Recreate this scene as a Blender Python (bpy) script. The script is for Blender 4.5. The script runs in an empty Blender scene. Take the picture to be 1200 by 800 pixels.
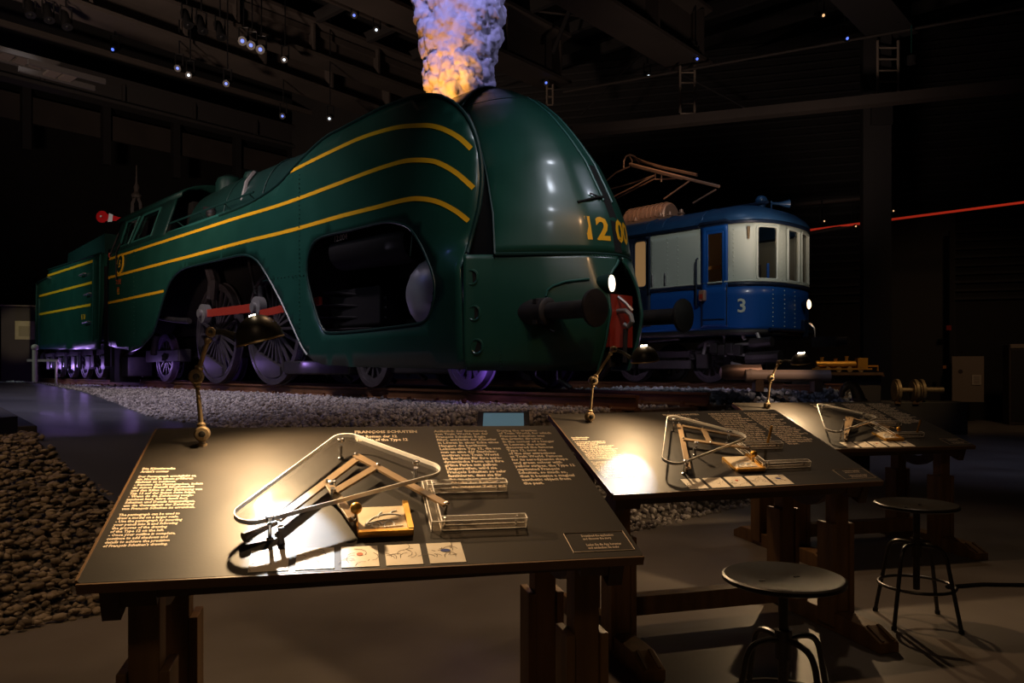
import bpy, math, random
import numpy as np
from mathutils import Vector, Matrix, noise as mnoise
from mathutils.geometry import delaunay_2d_cdt

scene = bpy.context.scene
COL = scene.collection
random.seed(7); rng = np.random.default_rng(7)
PI = math.pi

# ------------------------------------------------------------------ camera
FPX, HOR, HC = 900.0, 434.0, 1.38          # focal length in pixels of a 1200 wide frame, horizon row, eye height
cam_d = bpy.data.cameras.new('camera'); cam = bpy.data.objects.new('camera', cam_d); COL.objects.link(cam)
cam_d.sensor_width = 36.0; cam_d.lens = 36.0*FPX/1200; cam_d.shift_y = (HOR-400)/1200.0
cam.location = (0, 0, HC); cam.rotation_euler = (PI/2, 0, 0); cam_d.clip_end = 200
scene.camera = cam

# ------------------------------------------------------------------ world, exposure, hall lights
scene.view_settings.view_transform = 'Standard'; scene.view_settings.look = 'None'
scene.view_settings.gamma = 1.0; scene.view_settings.use_curve_mapping = False
scene.view_settings.exposure = 0.0
world = bpy.data.worlds.new('hall_dark'); scene.world = world; world.use_nodes = True
world.node_tree.nodes['Background'].inputs[0].default_value = (0.5, 0.55, 0.8, 1)
world.node_tree.nodes['Background'].inputs[1].default_value = 0.0035

def spot(name, loc, target, energy, color, deg, blend=0.6, size=0.1):
    l = bpy.data.lights.new(name, 'SPOT'); l.energy = energy; l.color = color
    l.spot_size = math.radians(deg); l.spot_blend = blend; l.shadow_soft_size = size
    o = bpy.data.objects.new(name, l); COL.objects.link(o); o.location = loc
    o.rotation_euler = (Vector(target)-Vector(loc)).to_track_quat('-Z', 'Y').to_euler()
    return o
def point(name, loc, energy, color, size=0.05):
    l = bpy.data.lights.new(name, 'POINT'); l.energy = energy; l.color = color; l.shadow_soft_size = size
    o = bpy.data.objects.new(name, l); COL.objects.link(o); o.location = loc
    return o

# loco frame: x forward along the track, y across (away from the viewer), z up from the rail top
LO = Vector((-1.364, 10.23, HC-0.27)); LF = Vector((.691, -.723, 0)); LE = Vector((.723, .691, 0))
LROT = math.atan2(-.723, .691); ZR = 0.27
def lw(s, w, z):                                   # loco coordinates (z from eye level) -> world
    return LO + LF*s + LE*w + Vector((0, 0, z+ZR))

#LIGHTS
for x_, y_, z_, e_ in ((.95, 7.6, 9.3, 150), (.75, 6.3, 8.7, 170), (.6, 5.2, 7.6, 150), (.45, 4.2, 6.2, 60)):
    spot('spot_nose_row', (x_, y_, z_), lw(1.5, .8, 2.2), e_, (.82, .88, 1.0), 42, .9, .16)
spot('spot_nose_right', (4.7, 8.6, 8.6), lw(2.0, 1.2, 2.3), 210, (.78, .82, 1.0), 30, .9, .2)
spot('spot_side_front', lw(-1.0, -5.5, 7.2), lw(-3.0, 0, 2.6), 330, (.85, .95, .95), 50, 1.0, .3)
spot('spot_side_mid', lw(-8.0, -6.0, 7.2), lw(-8.5, 0, 2.2), 280, (1.0, .93, .8), 60, 1.0, .3)
spot('spot_tender', lw(-16.0, -6.5, 7.2), lw(-17.5, 0, 1.6), 1100, (.75, 1.0, .95), 50, 1.0, .3)
spot('spot_ballast', lw(-4.0, -4.0, 7.6), lw(-5.5, -1.2, -.4), 1450, (1.0, .84, .92), 85, .8, .3)
spot('spot_path_blue', lw(-5.0, -7.0, 7.6), lw(-3.5, -4.4, -.5), 420, (.22, .3, 1.0), 80, 1.0, .4)
spot('spot_patch_warm', (-4.2, 2.2, 6.0), (-3.6, 5.2, .4), 330, (1.0, .62, .3), 50, .8, .3)
spot('spot_floor_desks', (-.2, 6.6, 7.2), (.6, 3.8, 0), 400, (1.0, .60, .30), 62, .9, .12)
spot('spot_floor_right', (4.2, 8.5, 7.2), (2.6, 5.0, 0), 110, (1.0, .7, .45), 60, .9, .15)
spot('spot_floor_far_blue', (7.0, 8.5, 7.2), (7.5, 12.0, 0), 190, (.58, .62, 1.0), 60, 1.0, .3)
spot('spot_railcar_side', lw(5.0, 3.0, 6.5), lw(-.8, 7.8, 1.9), 620, (1.0, .98, .92), 42, .9, .3)
spot('spot_railcar_front', lw(8.0, 9.0, 6.8), lw(1.0, 8.8, 1.9), 110, (1.0, .82, .62), 32, .9, .3)
spot('spot_railcar_roof', lw(1.0, 6.0, 8.0), lw(-.5, 9.0, 3.2), 130, (.45, .65, 1.0), 50, 1.0, .3)
spot('spot_pantograph', lw(-1.0, 6.0, 7.5), lw(-2.5, 9.0, 3.9), 380, (1.0, .62, .36), 34, 1.0, .2)
spot('spot_wall_right', (11.0, 14.0, 7.0), (12.0, 21.0, .5), 160, (1.0, .62, .34), 70, 1.0, .4)
spot('spot_display_gold', (6.6, 12.5, 6.5), (7.4, 16.5, 1.3), 520, (1.0, .62, .26), 24, .9, .2)
spot('spot_smoke_blue', lw(3.0, -3.0, 8.2), lw(-.9, 1.3, 5.6), 1500, (.40, .38, 1.0), 30, .8, .3)
spot('spot_smoke_fill', lw(5.0, 6.5, 8.2), lw(-.8, 1.6, 5.5), 520, (.5, .48, 1.0), 26, .8, .3)  # fill added to lift the dark right side of the smoke
spot('spot_far_skirt', lw(8.0, 5.0, 3.6), lw(2.2, 2.0, .7), 70, (.9, 1.0, .9), 18, .8, .2)
spot('spot_rails_warm', (2.2, 4.6, 6.6), lw(.2, .6, -.5), 350, (1.0, .56, .26), 52, 1.0, .2)
spot('spot_poster', (-11.5, 19.5, 6.0), (-17.4, 27.3, 2.8), 800, (1.0, .85, .55), 12, .8, .1)
spot('spot_pipes', (4.6, 9.3, 6.0), (4.6, 13.6, 1.3), 520, (1.0, .68, .5), 14, .9, .1)
spot('spot_wheels', (8.2, 12.5, 6.5), (8.9, 16.8, .95), 360, (1.0, .66, .3), 14, .9, .1)
spot('spot_roof_wash', (-8.5, 9.0, 3.5), (-7.5, 19.0, 9.6), 1900, (1.0, .72, .55), 90, 1.0, .5)
spot('spot_roof_wash', (5.0, 13.0, 3.2), (6.0, 19.0, 9.0), 330, (1.0, .74, .6), 90, 1.0, .5)
for s_, w_, e_ in ((-20, .1, 9), (-18.6, .1, 10), (-17.2, .1, 9), (-15.4, .1, 9), (-13.4, .2, 8), (-11.6, .15, 7), (-9.3, .3, 2.5), (-6.4, .3, 2.0), (-3.9, .5, 1.5), (.9, .45, 3)):
    point('under_frame_lamp', lw(s_, w_, .12 if s_ < 0 else -.02), e_, (.5, .3, 1.0), .04)
point('cylinder_fill', lw(-.75, .12, 1.75), 5, (.82, .74, 1.0), .05)  # unseen light added to brighten the cylinder cover
spot('spot_semaphore', (-9.0, 12.0, 8.0), (-11.6, 23.5, 6.2), 420, (1, .95, .95), 12, .8, .1)
spot('spot_front_fill', (-1.5, -3.0, 6.5), (.6, 3.0, .4), 90, (1.0, .66, .38), 60, 1.0, .5)
point('railcar_cab_fill', tuple(Vector((4.306, 15.5, HC+2.75))+LF*.1+LE*1.0), 3.0, (1.0, .62, .3), .05)  # unseen warm light added to brighten the inside behind the front windows
for s_, w_ in ((-1.4, 7.2), (-3.0, 7.3), (.6, 7.3)):
    point('railcar_frame_lamp', lw(s_, w_, .2), 3, (.85, .6, .9), .05)
spot('chimney_lamp', lw(-.35, .45, 3.75), lw(-.75, 1.25, 4.9), 48, (1.0, .38, .06), 95, .7, .06)
spot('chimney_lamp', lw(.0, 1.0, 4.14), lw(-.85, 1.4, 4.75), 6, (1.0, .44, .08), 80, .8, .06)

# ------------------------------------------------------------------ materials
def mat(name, base, rough=.5, metal=0.0, noise=0.0, nscale=8.0, base2=None, bump=0.0, bscale=60.0, coat=0.0, emit=None, estr=0.0, spec=.5, trans=0.0, alpha=1.0, ior=1.45, stretch=None):
    m = bpy.data.materials.new(name); m.use_nodes = True
    nt = m.node_tree; b = nt.nodes['Principled BSDF']
    b.inputs['Base Color'].default_value = (*base, 1); b.inputs['Roughness'].default_value = rough
    b.inputs['Metallic'].default_value = metal; b.inputs['Specular IOR Level'].default_value = spec
    b.inputs['Coat Weight'].default_value = coat; b.inputs['Coat Roughness'].default_value = .12
    b.inputs['Transmission Weight'].default_value = trans; b.inputs['Alpha'].default_value = alpha; b.inputs['IOR'].default_value = ior
    if emit: b.inputs['Emission Color'].default_value = (*emit, 1); b.inputs['Emission Strength'].default_value = estr
    tc = None
    def coord():
        nonlocal tc
        if tc is None:
            t = nt.nodes.new('ShaderNodeTexCoord'); mp = nt.nodes.new('ShaderNodeMapping')
            nt.links.new(t.outputs['Object'], mp.inputs['Vector'])
            if stretch: mp.inputs['Scale'].default_value = stretch
            tc = mp
        return tc.outputs['Vector']
    if base2 is not None:
        n = nt.nodes.new('ShaderNodeTexNoise'); n.inputs['Scale'].default_value = nscale; n.inputs['Detail'].default_value = 6
        nt.links.new(coord(), n.inputs['Vector'])
        r = nt.nodes.new('ShaderNodeValToRGB'); r.color_ramp.elements[0].position = .35; r.color_ramp.elements[1].position = .68
        r.color_ramp.elements[0].color = (*base, 1); r.color_ramp.elements[1].color = (*base2, 1)
        nt.links.new(n.outputs['Fac'], r.inputs['Fac']); nt.links.new(r.outputs['Color'], b.inputs['Base Color'])
        if noise:
            mr = nt.nodes.new('ShaderNodeMapRange'); mr.inputs['To Min'].default_value = max(.02, rough-noise); mr.inputs['To Max'].default_value = min(1, rough+noise)
            nt.links.new(n.outputs['Fac'], mr.inputs['Value']); nt.links.new(mr.outputs['Result'], b.inputs['Roughness'])
    if bump:
        n2 = nt.nodes.new('ShaderNodeTexNoise'); n2.inputs['Scale'].default_value = bscale; n2.inputs['Detail'].default_value = 4
        nt.links.new(coord(), n2.inputs['Vector'])
        bp = nt.nodes.new('ShaderNodeBump'); bp.inputs['Strength'].default_value = bump; bp.inputs['Distance'].default_value = .01
        nt.links.new(n2.outputs['Fac'], bp.inputs['Height']); nt.links.new(bp.outputs['Normal'], b.inputs['Normal'])
    return m
def cellmat(name, cols, scale, rough=.9):
    m = bpy.data.materials.new(name); m.use_nodes = True; nt = m.node_tree; b = nt.nodes['Principled BSDF']
    b.inputs['Roughness'].default_value = rough
    t = nt.nodes.new('ShaderNodeTexCoord'); v = nt.nodes.new('ShaderNodeTexVoronoi'); v.inputs['Scale'].default_value = scale
    nt.links.new(t.outputs['Object'], v.inputs['Vector'])
    sp = nt.nodes.new('ShaderNodeSeparateColor'); nt.links.new(v.outputs['Color'], sp.inputs['Color'])
    r = nt.nodes.new('ShaderNodeValToRGB'); el = r.color_ramp.elements
    el[0].color = (*cols[0], 1); el[1].color = (*cols[-1], 1)
    for i, c in enumerate(cols[1:-1]):
        e = el.new((i+1)/(len(cols)-1)); e.color = (*c, 1)
    nt.links.new(sp.outputs['Red'], r.inputs['Fac']); nt.links.new(r.outputs['Color'], b.inputs['Base Color'])
    return m

M = {}
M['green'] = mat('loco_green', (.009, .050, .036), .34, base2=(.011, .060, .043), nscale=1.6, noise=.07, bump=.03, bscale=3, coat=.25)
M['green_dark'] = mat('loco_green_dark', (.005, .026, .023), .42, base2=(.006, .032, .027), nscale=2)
M['green_pale'] = mat('loco_green_ledge', (.02, .10, .085), .35)
M['yellow'] = mat('lining_yellow', (.8, .42, .015), .4)
M['black'] = mat('frame_black', (.012, .011, .013), .55, base2=(.025, .021, .02), nscale=6)
M['void'] = mat('void_black', (.003, .003, .003), .9)  # flat black, mostly standing in for shade inside openings
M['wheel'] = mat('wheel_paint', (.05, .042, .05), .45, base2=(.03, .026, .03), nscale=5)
M['wheel_rim'] = mat('wheel_violet_lit', (.13, .09, .2), .4)  # violet under-frame light put into the colour of some wheels
M['steel'] = mat('bright_steel', (.6, .6, .62), .25, 1.0, base2=(.45, .45, .47), nscale=5)
M['greysteel'] = mat('grey_steel', (.28, .27, .27), .45, .6)
M['red'] = mat('signal_red', (.6, .012, .015), .8, spec=.1)
M['rod_red'] = mat('rod_red', (.34, .035, .02), .45)
M['white'] = mat('signal_white', (.75, .75, .75), .5)
M['rail'] = mat('rusty_rail', (.22, .10, .04), .5, .2, base2=(.12, .055, .022), nscale=9, stretch=(.3, 1, 1))
M['sleeper'] = mat('sleeper_timber', (.075, .05, .035), .8, base2=(.13, .09, .065), nscale=12, bump=.3, bscale=20)
M['ballast'] = cellmat('ballast_stones', ((.13, .115, .11), (.26, .23, .22), (.42, .39, .37), (.55, .5, .48)), 17)
M['ballast_warm'] = cellmat('yard_stones', ((.11, .085, .06), (.2, .155, .11), (.28, .22, .16), (.38, .31, .24)), 15)
M['ground'] = mat('ballast_bed', (.05, .042, .038), .95, base2=(.14, .12, .11), nscale=22)
M['path'] = mat('painted_path', (.045, .047, .06), .38, base2=(.075, .078, .095), nscale=1.3, noise=.1, stretch=(.3, 1, 1))
M['floor'] = mat('polished_concrete', (.15, .13, .115), .42, base2=(.23, .205, .185), nscale=1.1, noise=.1, bump=.02, bscale=40)
M['wall'] = mat('dark_wall', (.018, .016, .016), .85, base2=(.024, .021, .02), nscale=1)
M['ceil'] = mat('dark_ceiling', (.014, .013, .013), .9)
M['girder'] = mat('girder_paint', (.075, .06, .052), .7, base2=(.055, .045, .04), nscale=.8)
M['girder_dark'] = mat('girder_dark', (.03, .027, .027), .7)
M['table'] = mat('desk_laminate', (.016, .0132, .0105), .56, base2=(.030, .0245, .019), nscale=5, noise=.10, bump=.02, bscale=140, spec=.4)
M['edge'] = mat('desk_edge', (.15, .082, .036), .5)
M['wood'] = mat('dark_oak', (.15, .08, .031), .5, base2=(.25, .14, .055), nscale=5, bump=.06, bscale=30, stretch=(3, 3, .4))
M['wood_dark'] = mat('dark_oak_rail', (.06, .034, .018), .5, base2=(.10, .055, .028), nscale=5)
M['oldbrass'] = mat('aged_brass', (.40, .30, .18), .38, .6, base2=(.28, .20, .115), nscale=30)
M['shade'] = mat('shade_black', (.014, .013, .011), .38, base2=(.02, .018, .015), nscale=20)
M['shade_in'] = mat('shade_lining', (.75, .7, .6), .5)
M['glow'] = mat('lamp_led', (1, .9, .75), .5, emit=(1, .82, .55), estr=40)
M['gold'] = mat('gilt_frame', (.62, .33, .06), .34, .7)
M['bar'] = mat('pantograph_bar', (.30, .20, .11), .42, base2=(.24, .155, .085), nscale=8)
M['print'] = mat('printed_text', (.95, .80, .62), .6)
M['print_dim'] = mat('printed_caption', (.7, .56, .44), .6)
M['card'] = mat('printed_card', (.78, .68, .54), .6, base2=(.86, .78, .66), nscale=20)
M['ink'] = mat('card_ink', (.10, .06, .035), .6)
M['inkred'] = mat('card_red_ink', (.5, .10, .03), .6)
M['inkblue'] = mat('card_blue_ink', (.03, .06, .25), .6)
M['drawing'] = mat('drawing_plate', (.80, .66, .46), .5)
M['chalk'] = mat('plate_chalk', (.9, .92, .95), .6)
M['acrylic_edge'] = mat('acrylic_cut_edge', (.95, .92, .88), .4)  # opaque pale colour stands in for light caught in the cut edges
M['acrylic_bar'] = mat('acrylic_bar', (.80, .66, .50), .14, trans=.55, ior=1.3)
M['cover_steel'] = mat('polished_cover', (.55, .56, .58), .38, .25)
M['inner_black'] = mat('reservoir_black', (.008, .007, .008), .7, spec=.15)  # near-black that puts the shade behind the side panels into these parts
M['stool'] = mat('stool_black', (.016, .014, .012), .34, base2=(.03, .026, .022), nscale=12)
M['seatm'] = mat('stool_seat', (.009, .008, .006), .36, base2=(.016, .013, .010), nscale=9, spec=.22)
M['cream'] = mat('railcar_cream', (.46, .52, .45), .42)
M['blue'] = mat('railcar_blue', (.006, .066, .28), .36, coat=.2)
M['roofblue'] = mat('railcar_roof', (.012, .045, .11), .36, base2=(.016, .055, .13), nscale=3)
M['navy'] = mat('railcar_navy', (.006, .014, .035), .4)
M['interior'] = mat('railcar_interior', (.11, .065, .035), .6)
M['orange'] = mat('railcar_wood_trim', (.5, .2, .05), .5)
M['copper'] = mat('pantograph_copper', (.42, .25, .17), .45, .5)
M['headlamp'] = mat('headlamp_lens', (1, .85, .6), .3, emit=(1, .72, .38), estr=3.2)
M['headlamp_white'] = mat('loco_headlamp_lens', (1, .9, .7), .3, emit=(1, .86, .62), estr=2.6)
M['winlit'] = mat('compartment_glow', (.5, .3, .14), .6, emit=(1, .55, .22), estr=.22)
M['led_white'] = mat('spotlight_lens_cool', (1, 1, 1), .4, emit=(.75, .88, 1), estr=1.6)
M['led_blue'] = mat('spotlight_lens_blue', (.5, .6, 1), .4, emit=(.10, .20, 1), estr=1.3)
M['led_warm'] = mat('spotlight_lens_warm', (1, .9, .7), .4, emit=(1, .55, .25), estr=1.1)
M['led_red'] = mat('red_light_line', (1, .1, .05), .4, emit=(1, .05, .02), estr=.22)
M['screen'] = mat('tablet_screen', (.1, .15, .18), .2, emit=(.22, .42, .52), estr=.22)
M['plastic'] = mat('black_plastic', (.01, .01, .011), .4)
M['panel'] = mat('grey_panel', (.30, .24, .19), .5)
M['paper'] = mat('notice_paper', (.6, .52, .42), .7)
M['smoke'] = mat('smoke_fibre', (.66, .65, .65), 1.0, base2=(.78, .77, .77), nscale=5, spec=.05)
M['cylinder_cream'] = mat('cream_pipe', (.5, .36, .26), .5)
M['poster_pic'] = mat('poster_picture', (.3, .26, .15), .6)
M['poster'] = mat('poster_paper', (.42, .36, .2), .6, base2=(.5, .44, .28), nscale=4)
M['bluelit_stone'] = cellmat('blue_lit_stones', ((.1, .12, .15), (.2, .22, .26), (.32, .35, .4), (.5, .52, .56)), 14)  # stone greys with the blue light tinted in

def clear_mat(name, tint, haze=0, rough=.05):
    m = bpy.data.materials.new(name); m.use_nodes = True; nt = m.node_tree; nt.nodes.remove(nt.nodes['Principled BSDF'])
    tr = nt.nodes.new('ShaderNodeBsdfTransparent'); tr.inputs[0].default_value = (*tint, 1); gl = nt.nodes.new('ShaderNodeBsdfGlossy'); gl.inputs['Roughness'].default_value = rough
    fr = nt.nodes.new('ShaderNodeFresnel'); fr.inputs[0].default_value = 1.4; mx = nt.nodes.new('ShaderNodeMixShader')
    ge = nt.nodes.new('ShaderNodeNewGeometry'); iv = nt.nodes.new('ShaderNodeMath'); iv.operation = 'SUBTRACT'; iv.inputs[0].default_value = 1; nt.links.new(ge.outputs['Backfacing'], iv.inputs[1]); mu = nt.nodes.new('ShaderNodeMath'); mu.operation = 'MULTIPLY'; nt.links.new(fr.outputs[0], mu.inputs[0]); nt.links.new(iv.outputs[0], mu.inputs[1]); nt.links.new(mu.outputs[0], mx.inputs[0]); nt.links.new(tr.outputs[0], mx.inputs[1]); nt.links.new(gl.outputs[0], mx.inputs[2]); out = mx
    if haze:
        df = nt.nodes.new('ShaderNodeBsdfDiffuse'); df.inputs[0].default_value = (.8, .72, .62, 1); out = nt.nodes.new('ShaderNodeMixShader'); out.inputs[0].default_value = haze; nt.links.new(mx.outputs[0], out.inputs[1]); nt.links.new(df.outputs[0], out.inputs[2])
    nt.links.new(out.outputs[0], nt.nodes['Material Output'].inputs[0]); return m
M['acrylic_bar'] = clear_mat('acrylic_bar', (.93, .90, .86), .13, .08)
M['acrylic'] = clear_mat('clear_acrylic', (.95, .96, .97)); M['glass'] = clear_mat('window_glass', (.85, .88, .9), rough=.02)
# ------------------------------------------------------------------ mesh builder
class MB:
    def __init__(self): self.v = []; self.f = []
    def add(self, vs, fs):
        o = len(self.v); self.v += [tuple(p) for p in vs]; self.f += [tuple(i+o for i in q) for q in fs]; return self
    def box(self, c, s, rot=None, taper=1.0):
        x, y, z = s[0]/2, s[1]/2, s[2]/2
        vs = [Vector((a*x*(taper if k > 0 else 1), b*y*(taper if k > 0 else 1), k*z)) for k in (-1, 1) for a, b in ((-1, -1), (1, -1), (1, 1), (-1, 1))]
        if rot is not None: vs = [rot @ p for p in vs]
        vs = [p+Vector(c) for p in vs]
        return self.add(vs, [(3, 2, 1, 0), (4, 5, 6, 7), (0, 1, 5, 4), (1, 2, 6, 5), (2, 3, 7, 6), (3, 0, 4, 7)])
    def bar(self, p0, p1, wd, th, up=(0, 0, 1)):             # a rectangular bar from p0 to p1
        p0, p1 = Vector(p0), Vector(p1); d = (p1-p0); L = d.length; d = d.normalized(); up = Vector(up)
        sx = d.cross(up)
        if sx.length < 1e-5: sx = d.cross(Vector((1, 0, 0)))
        sx = sx.normalized(); uy = sx.cross(d).normalized()
        R = Matrix((d, -sx, uy)).transposed()
        return self.box((p0+p1)/2, (L, wd, th), R)
    def tube(self, pts, r, n=8, cap=True, closed=False):
        pts = [Vector(p) for p in pts]; k = len(pts); rs = r if hasattr(r, '__len__') else [r]*k
        vs = []; prev = None
        for i, p in enumerate(pts):
            a = pts[(i-1) % k] if (closed or i > 0) else p; b = pts[(i+1) % k] if (closed or i < k-1) else p
            t = (b-a).normalized()
            if prev is None:
                nn = t.orthogonal().normalized()
            else:
                nn = prev-t*prev.dot(t); nn = nn.normalized() if nn.length > 1e-6 else t.orthogonal().normalized()
            prev = nn; bb = t.cross(nn)
            vs += [p+(nn*math.cos(2*PI*j/n)+bb*math.sin(2*PI*j/n))*rs[i] for j in range(n)]
        fs = []
        for i in range(k if closed else k-1):
            i2 = (i+1) % k
            fs += [(i*n+j, i*n+(j+1) % n, i2*n+(j+1) % n, i2*n+j) for j in range(n)]
        if cap and not closed: fs += [tuple(range(n))[::-1], tuple((k-1)*n+j for j in range(n))]
        return self.add(vs, fs)
    def cyl(self, p0, p1, r, r1=None, n=16): return self.tube([p0, p1], [r, r if r1 is None else r1], n)
    def lathe(self, prof, c=(0, 0, 0), axis=(0, 0, 1), n=24, closed=False):   # prof: (radius, height) along the axis
        ax = Vector(axis).normalized(); e1 = ax.orthogonal().normalized(); e2 = ax.cross(e1); c = Vector(c); vs = []
        for r, h in prof:
            vs += [c+ax*h+(e1*math.cos(2*PI*j/n)+e2*math.sin(2*PI*j/n))*max(r, 1e-4) for j in range(n)]
        k = len(prof); fs = []
        for i in range(k if closed else k-1):
            i2 = (i+1) % k
            fs += [(i*n+j, i*n+(j+1) % n, i2*n+(j+1) % n, i2*n+j) for j in range(n)]
        if not closed: fs += [tuple(range(n))[::-1], tuple((k-1)*n+j for j in range(n))]
        return self.add(vs, fs)
    def sphere(self, c, r, n=12, sq=(1, 1, 1)):
        prof = [(r*math.sin(PI*i/n), -r*math.cos(PI*i/n)) for i in range(n+1)]
        o = len(self.v); self.lathe(prof, (0, 0, 0), (0, 0, 1), n*2)
        for i in range(o, len(self.v)):
            p = self.v[i]; self.v[i] = (p[0]*sq[0]+c[0], p[1]*sq[1]+c[1], p[2]*sq[2]+c[2])
        return self
    def prism(self, poly, h0, h1, fn):                       # poly in 2-D, fn(x, y, h) -> point
        n = len(poly); vs = [fn(x, y, h0) for x, y in poly]+[fn(x, y, h1) for x, y in poly]
        return self.add(vs, [tuple(range(n))[::-1], tuple(range(n, 2*n))]+[(i, (i+1) % n, n+(i+1) % n, n+i) for i in range(n)])
    def grid(self, rows):
        nr, nc = len(rows), len(rows[0])
        return self.add([p for r in rows for p in r], [(i*nc+j, i*nc+j+1, (i+1)*nc+j+1, (i+1)*nc+j) for i in range(nr-1) for j in range(nc-1)])
    def mesh(self, name, smooth=35):
        me = bpy.data.meshes.new(name); me.from_pydata(self.v, [], self.f); me.update()
        if smooth:
            me.polygons.foreach_set('use_smooth', [True]*len(me.polygons)); me.set_sharp_from_angle(angle=math.radians(smooth))
        return me
    def build(self, name, m, parent=None, smooth=35, solid=0, bevel=0):
        return link(name, self.mesh(name, smooth), m, parent, solid, bevel)
def link(name, me, m, parent=None, solid=0, bevel=0):
    if m is not None and not me.materials: me.materials.append(M[m] if isinstance(m, str) else m)
    o = bpy.data.objects.new(name, me); COL.objects.link(o)
    if parent is not None: o.parent = parent
    if solid:
        md = o.modifiers.new('solid', 'SOLIDIFY'); md.thickness = solid; md.offset = 0
    if bevel:
        md = o.modifiers.new('bevel', 'BEVEL'); md.width = bevel; md.segments = 2; md.limit_method = 'ANGLE'
    return o
def tag(o, label, cat, group=None, kind=None):
    o['label'] = label; o['category'] = cat
    if group: o['group'] = group
    if kind: o['kind'] = kind
    return o
def thing(name, label, cat, loc=(0, 0, 0), rz=0, group=None, matrix=None):
    o = bpy.data.objects.new(name, None); COL.objects.link(o); o.empty_display_size = .1
    if matrix is not None: o.matrix_world = matrix
    else: o.location = loc; o.rotation_euler = (0, 0, rz)
    return tag(o, label, cat, group)
def struct(o): o['kind'] = 'structure'; return o
def copy_tree(o, parent=None):
    c = o.copy(); COL.objects.link(c)
    if parent is not None: c.parent = parent
    for ch in list(o.children): copy_tree(ch, c)
    return c
TXT = {}
def text_mesh(lines, size, lead, sx=1.2, bold=.0, align='LEFT', res=2):
    cu = bpy.data.curves.new('lettering', 'FONT'); cu.body = '\n'.join(lines); cu.size = size; cu.space_line = lead
    cu.offset = bold*size; cu.resolution_u = res; cu.align_x = align
    o = bpy.data.objects.new('lettering', cu); COL.objects.link(o)
    bpy.context.view_layer.update()
    me = bpy.data.meshes.new_from_object(o.evaluated_get(bpy.context.evaluated_depsgraph_get()))
    bpy.data.objects.remove(o); bpy.data.curves.remove(cu)
    co = np.empty(len(me.vertices)*3, dtype=np.float32); me.vertices.foreach_get('co', co); co = co.reshape(-1, 3); co[:, 0] *= sx
    me.vertices.foreach_set('co', co.ravel()); me.materials.clear(); me.update()
    return me
def tverts(me):
    co = np.empty(len(me.vertices)*3, dtype=np.float32); me.vertices.foreach_get('co', co); return co.reshape(-1, 3)
def cdt_panel(outline, holes, step, fn):
    """triangulated panel in 2-D with holes, mapped by fn(x, y) to 3-D"""
    def dens(poly):
        out = []
        for i, p in enumerate(poly):
            q = poly[(i+1) % len(poly)]; n = max(1, int(math.hypot(q[0]-p[0], q[1]-p[1])/step+.5))
            out += [(p[0]+(q[0]-p[0])*k/n, p[1]+(q[1]-p[1])*k/n) for k in range(n)]
        return out
    def inside(x, y, poly):
        c = False; j = len(poly)-1
        for i in range(len(poly)):
            xi, yi = poly[i]; xj, yj = poly[j]
            if (yi > y) != (yj > y) and x < (xj-xi)*(y-yi)/(yj-yi)+xi: c = not c
            j = i
        return c
    loops = [dens(outline)]+[dens(h) for h in holes]; vs = []; es = []
    for lp in loops:
        o = len(vs); vs += lp; es += [(o+i, o+(i+1) % len(lp)) for i in range(len(lp))]
    xs = [p[0] for p in outline]; ys = [p[1] for p in outline]
    nb = len(vs); B = np.array(vs)
    for x in np.arange(min(xs)+step/2, max(xs), step):
        for y in np.arange(min(ys)+step/2, max(ys), step):
            if inside(x, y, outline) and not any(inside(x, y, h) for h in holes) and np.min((B[:nb, 0]-x)**2+(B[:nb, 1]-y)**2) > (step*.45)**2:
                vs.append((x, y))
    r = delaunay_2d_cdt([Vector(p) for p in vs], es, [], 0, 1e-6)
    fs = []
    for t in r[2]:
        cx = sum(r[0][i][0] for i in t)/len(t); cy = sum(r[0][i][1] for i in t)/len(t)
        if inside(cx, cy, outline) and not any(inside(cx, cy, h) for h in holes): fs.append(tuple(t))
    mb = MB(); mb.add([fn(p[0], p[1]) for p in r[0]], fs); return mb
def rrect(x0, y0, x1, y1, r, n=4):
    out = []
    for cx, cy, a0 in ((x1-r, y1-r, 0), (x0+r, y1-r, 90), (x0+r, y0+r, 180), (x1-r, y0+r, 270)):
        out += [(cx+r*math.cos(math.radians(a0+90*k/n)), cy+r*math.sin(math.radians(a0+90*k/n))) for k in range(n+1)]
    return out
def smooth_poly(pts, n=4):
    out = []
    for i in range(len(pts)-1):
        p0 = pts[max(i-1, 0)]; p1 = pts[i]; p2 = pts[i+1]; p3 = pts[min(i+2, len(pts)-1)]
        for k in range(n):
            t = k/n
            out.append(tuple(.5*(2*b+(c-a)*t+(2*a-5*b+4*c-d)*t*t+(-a+3*b-3*c+d)*t**3) for a, b, c, d in zip(p0, p1, p2, p3)))
    return out+[tuple(pts[-1])]
def interp(tab, x):
    if x <= tab[0][0]: return tab[0][1]
    for (a, b), (c, d) in zip(tab, tab[1:]):
        if x <= c: return b+(d-b)*(x-a)/(c-a)
    return tab[-1][1]
def at(px, py, Y): return Vector(((px-600)/FPX*Y, Y, HC+(HOR-py)/FPX*Y))   # a pixel of the photograph at a distance

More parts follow.
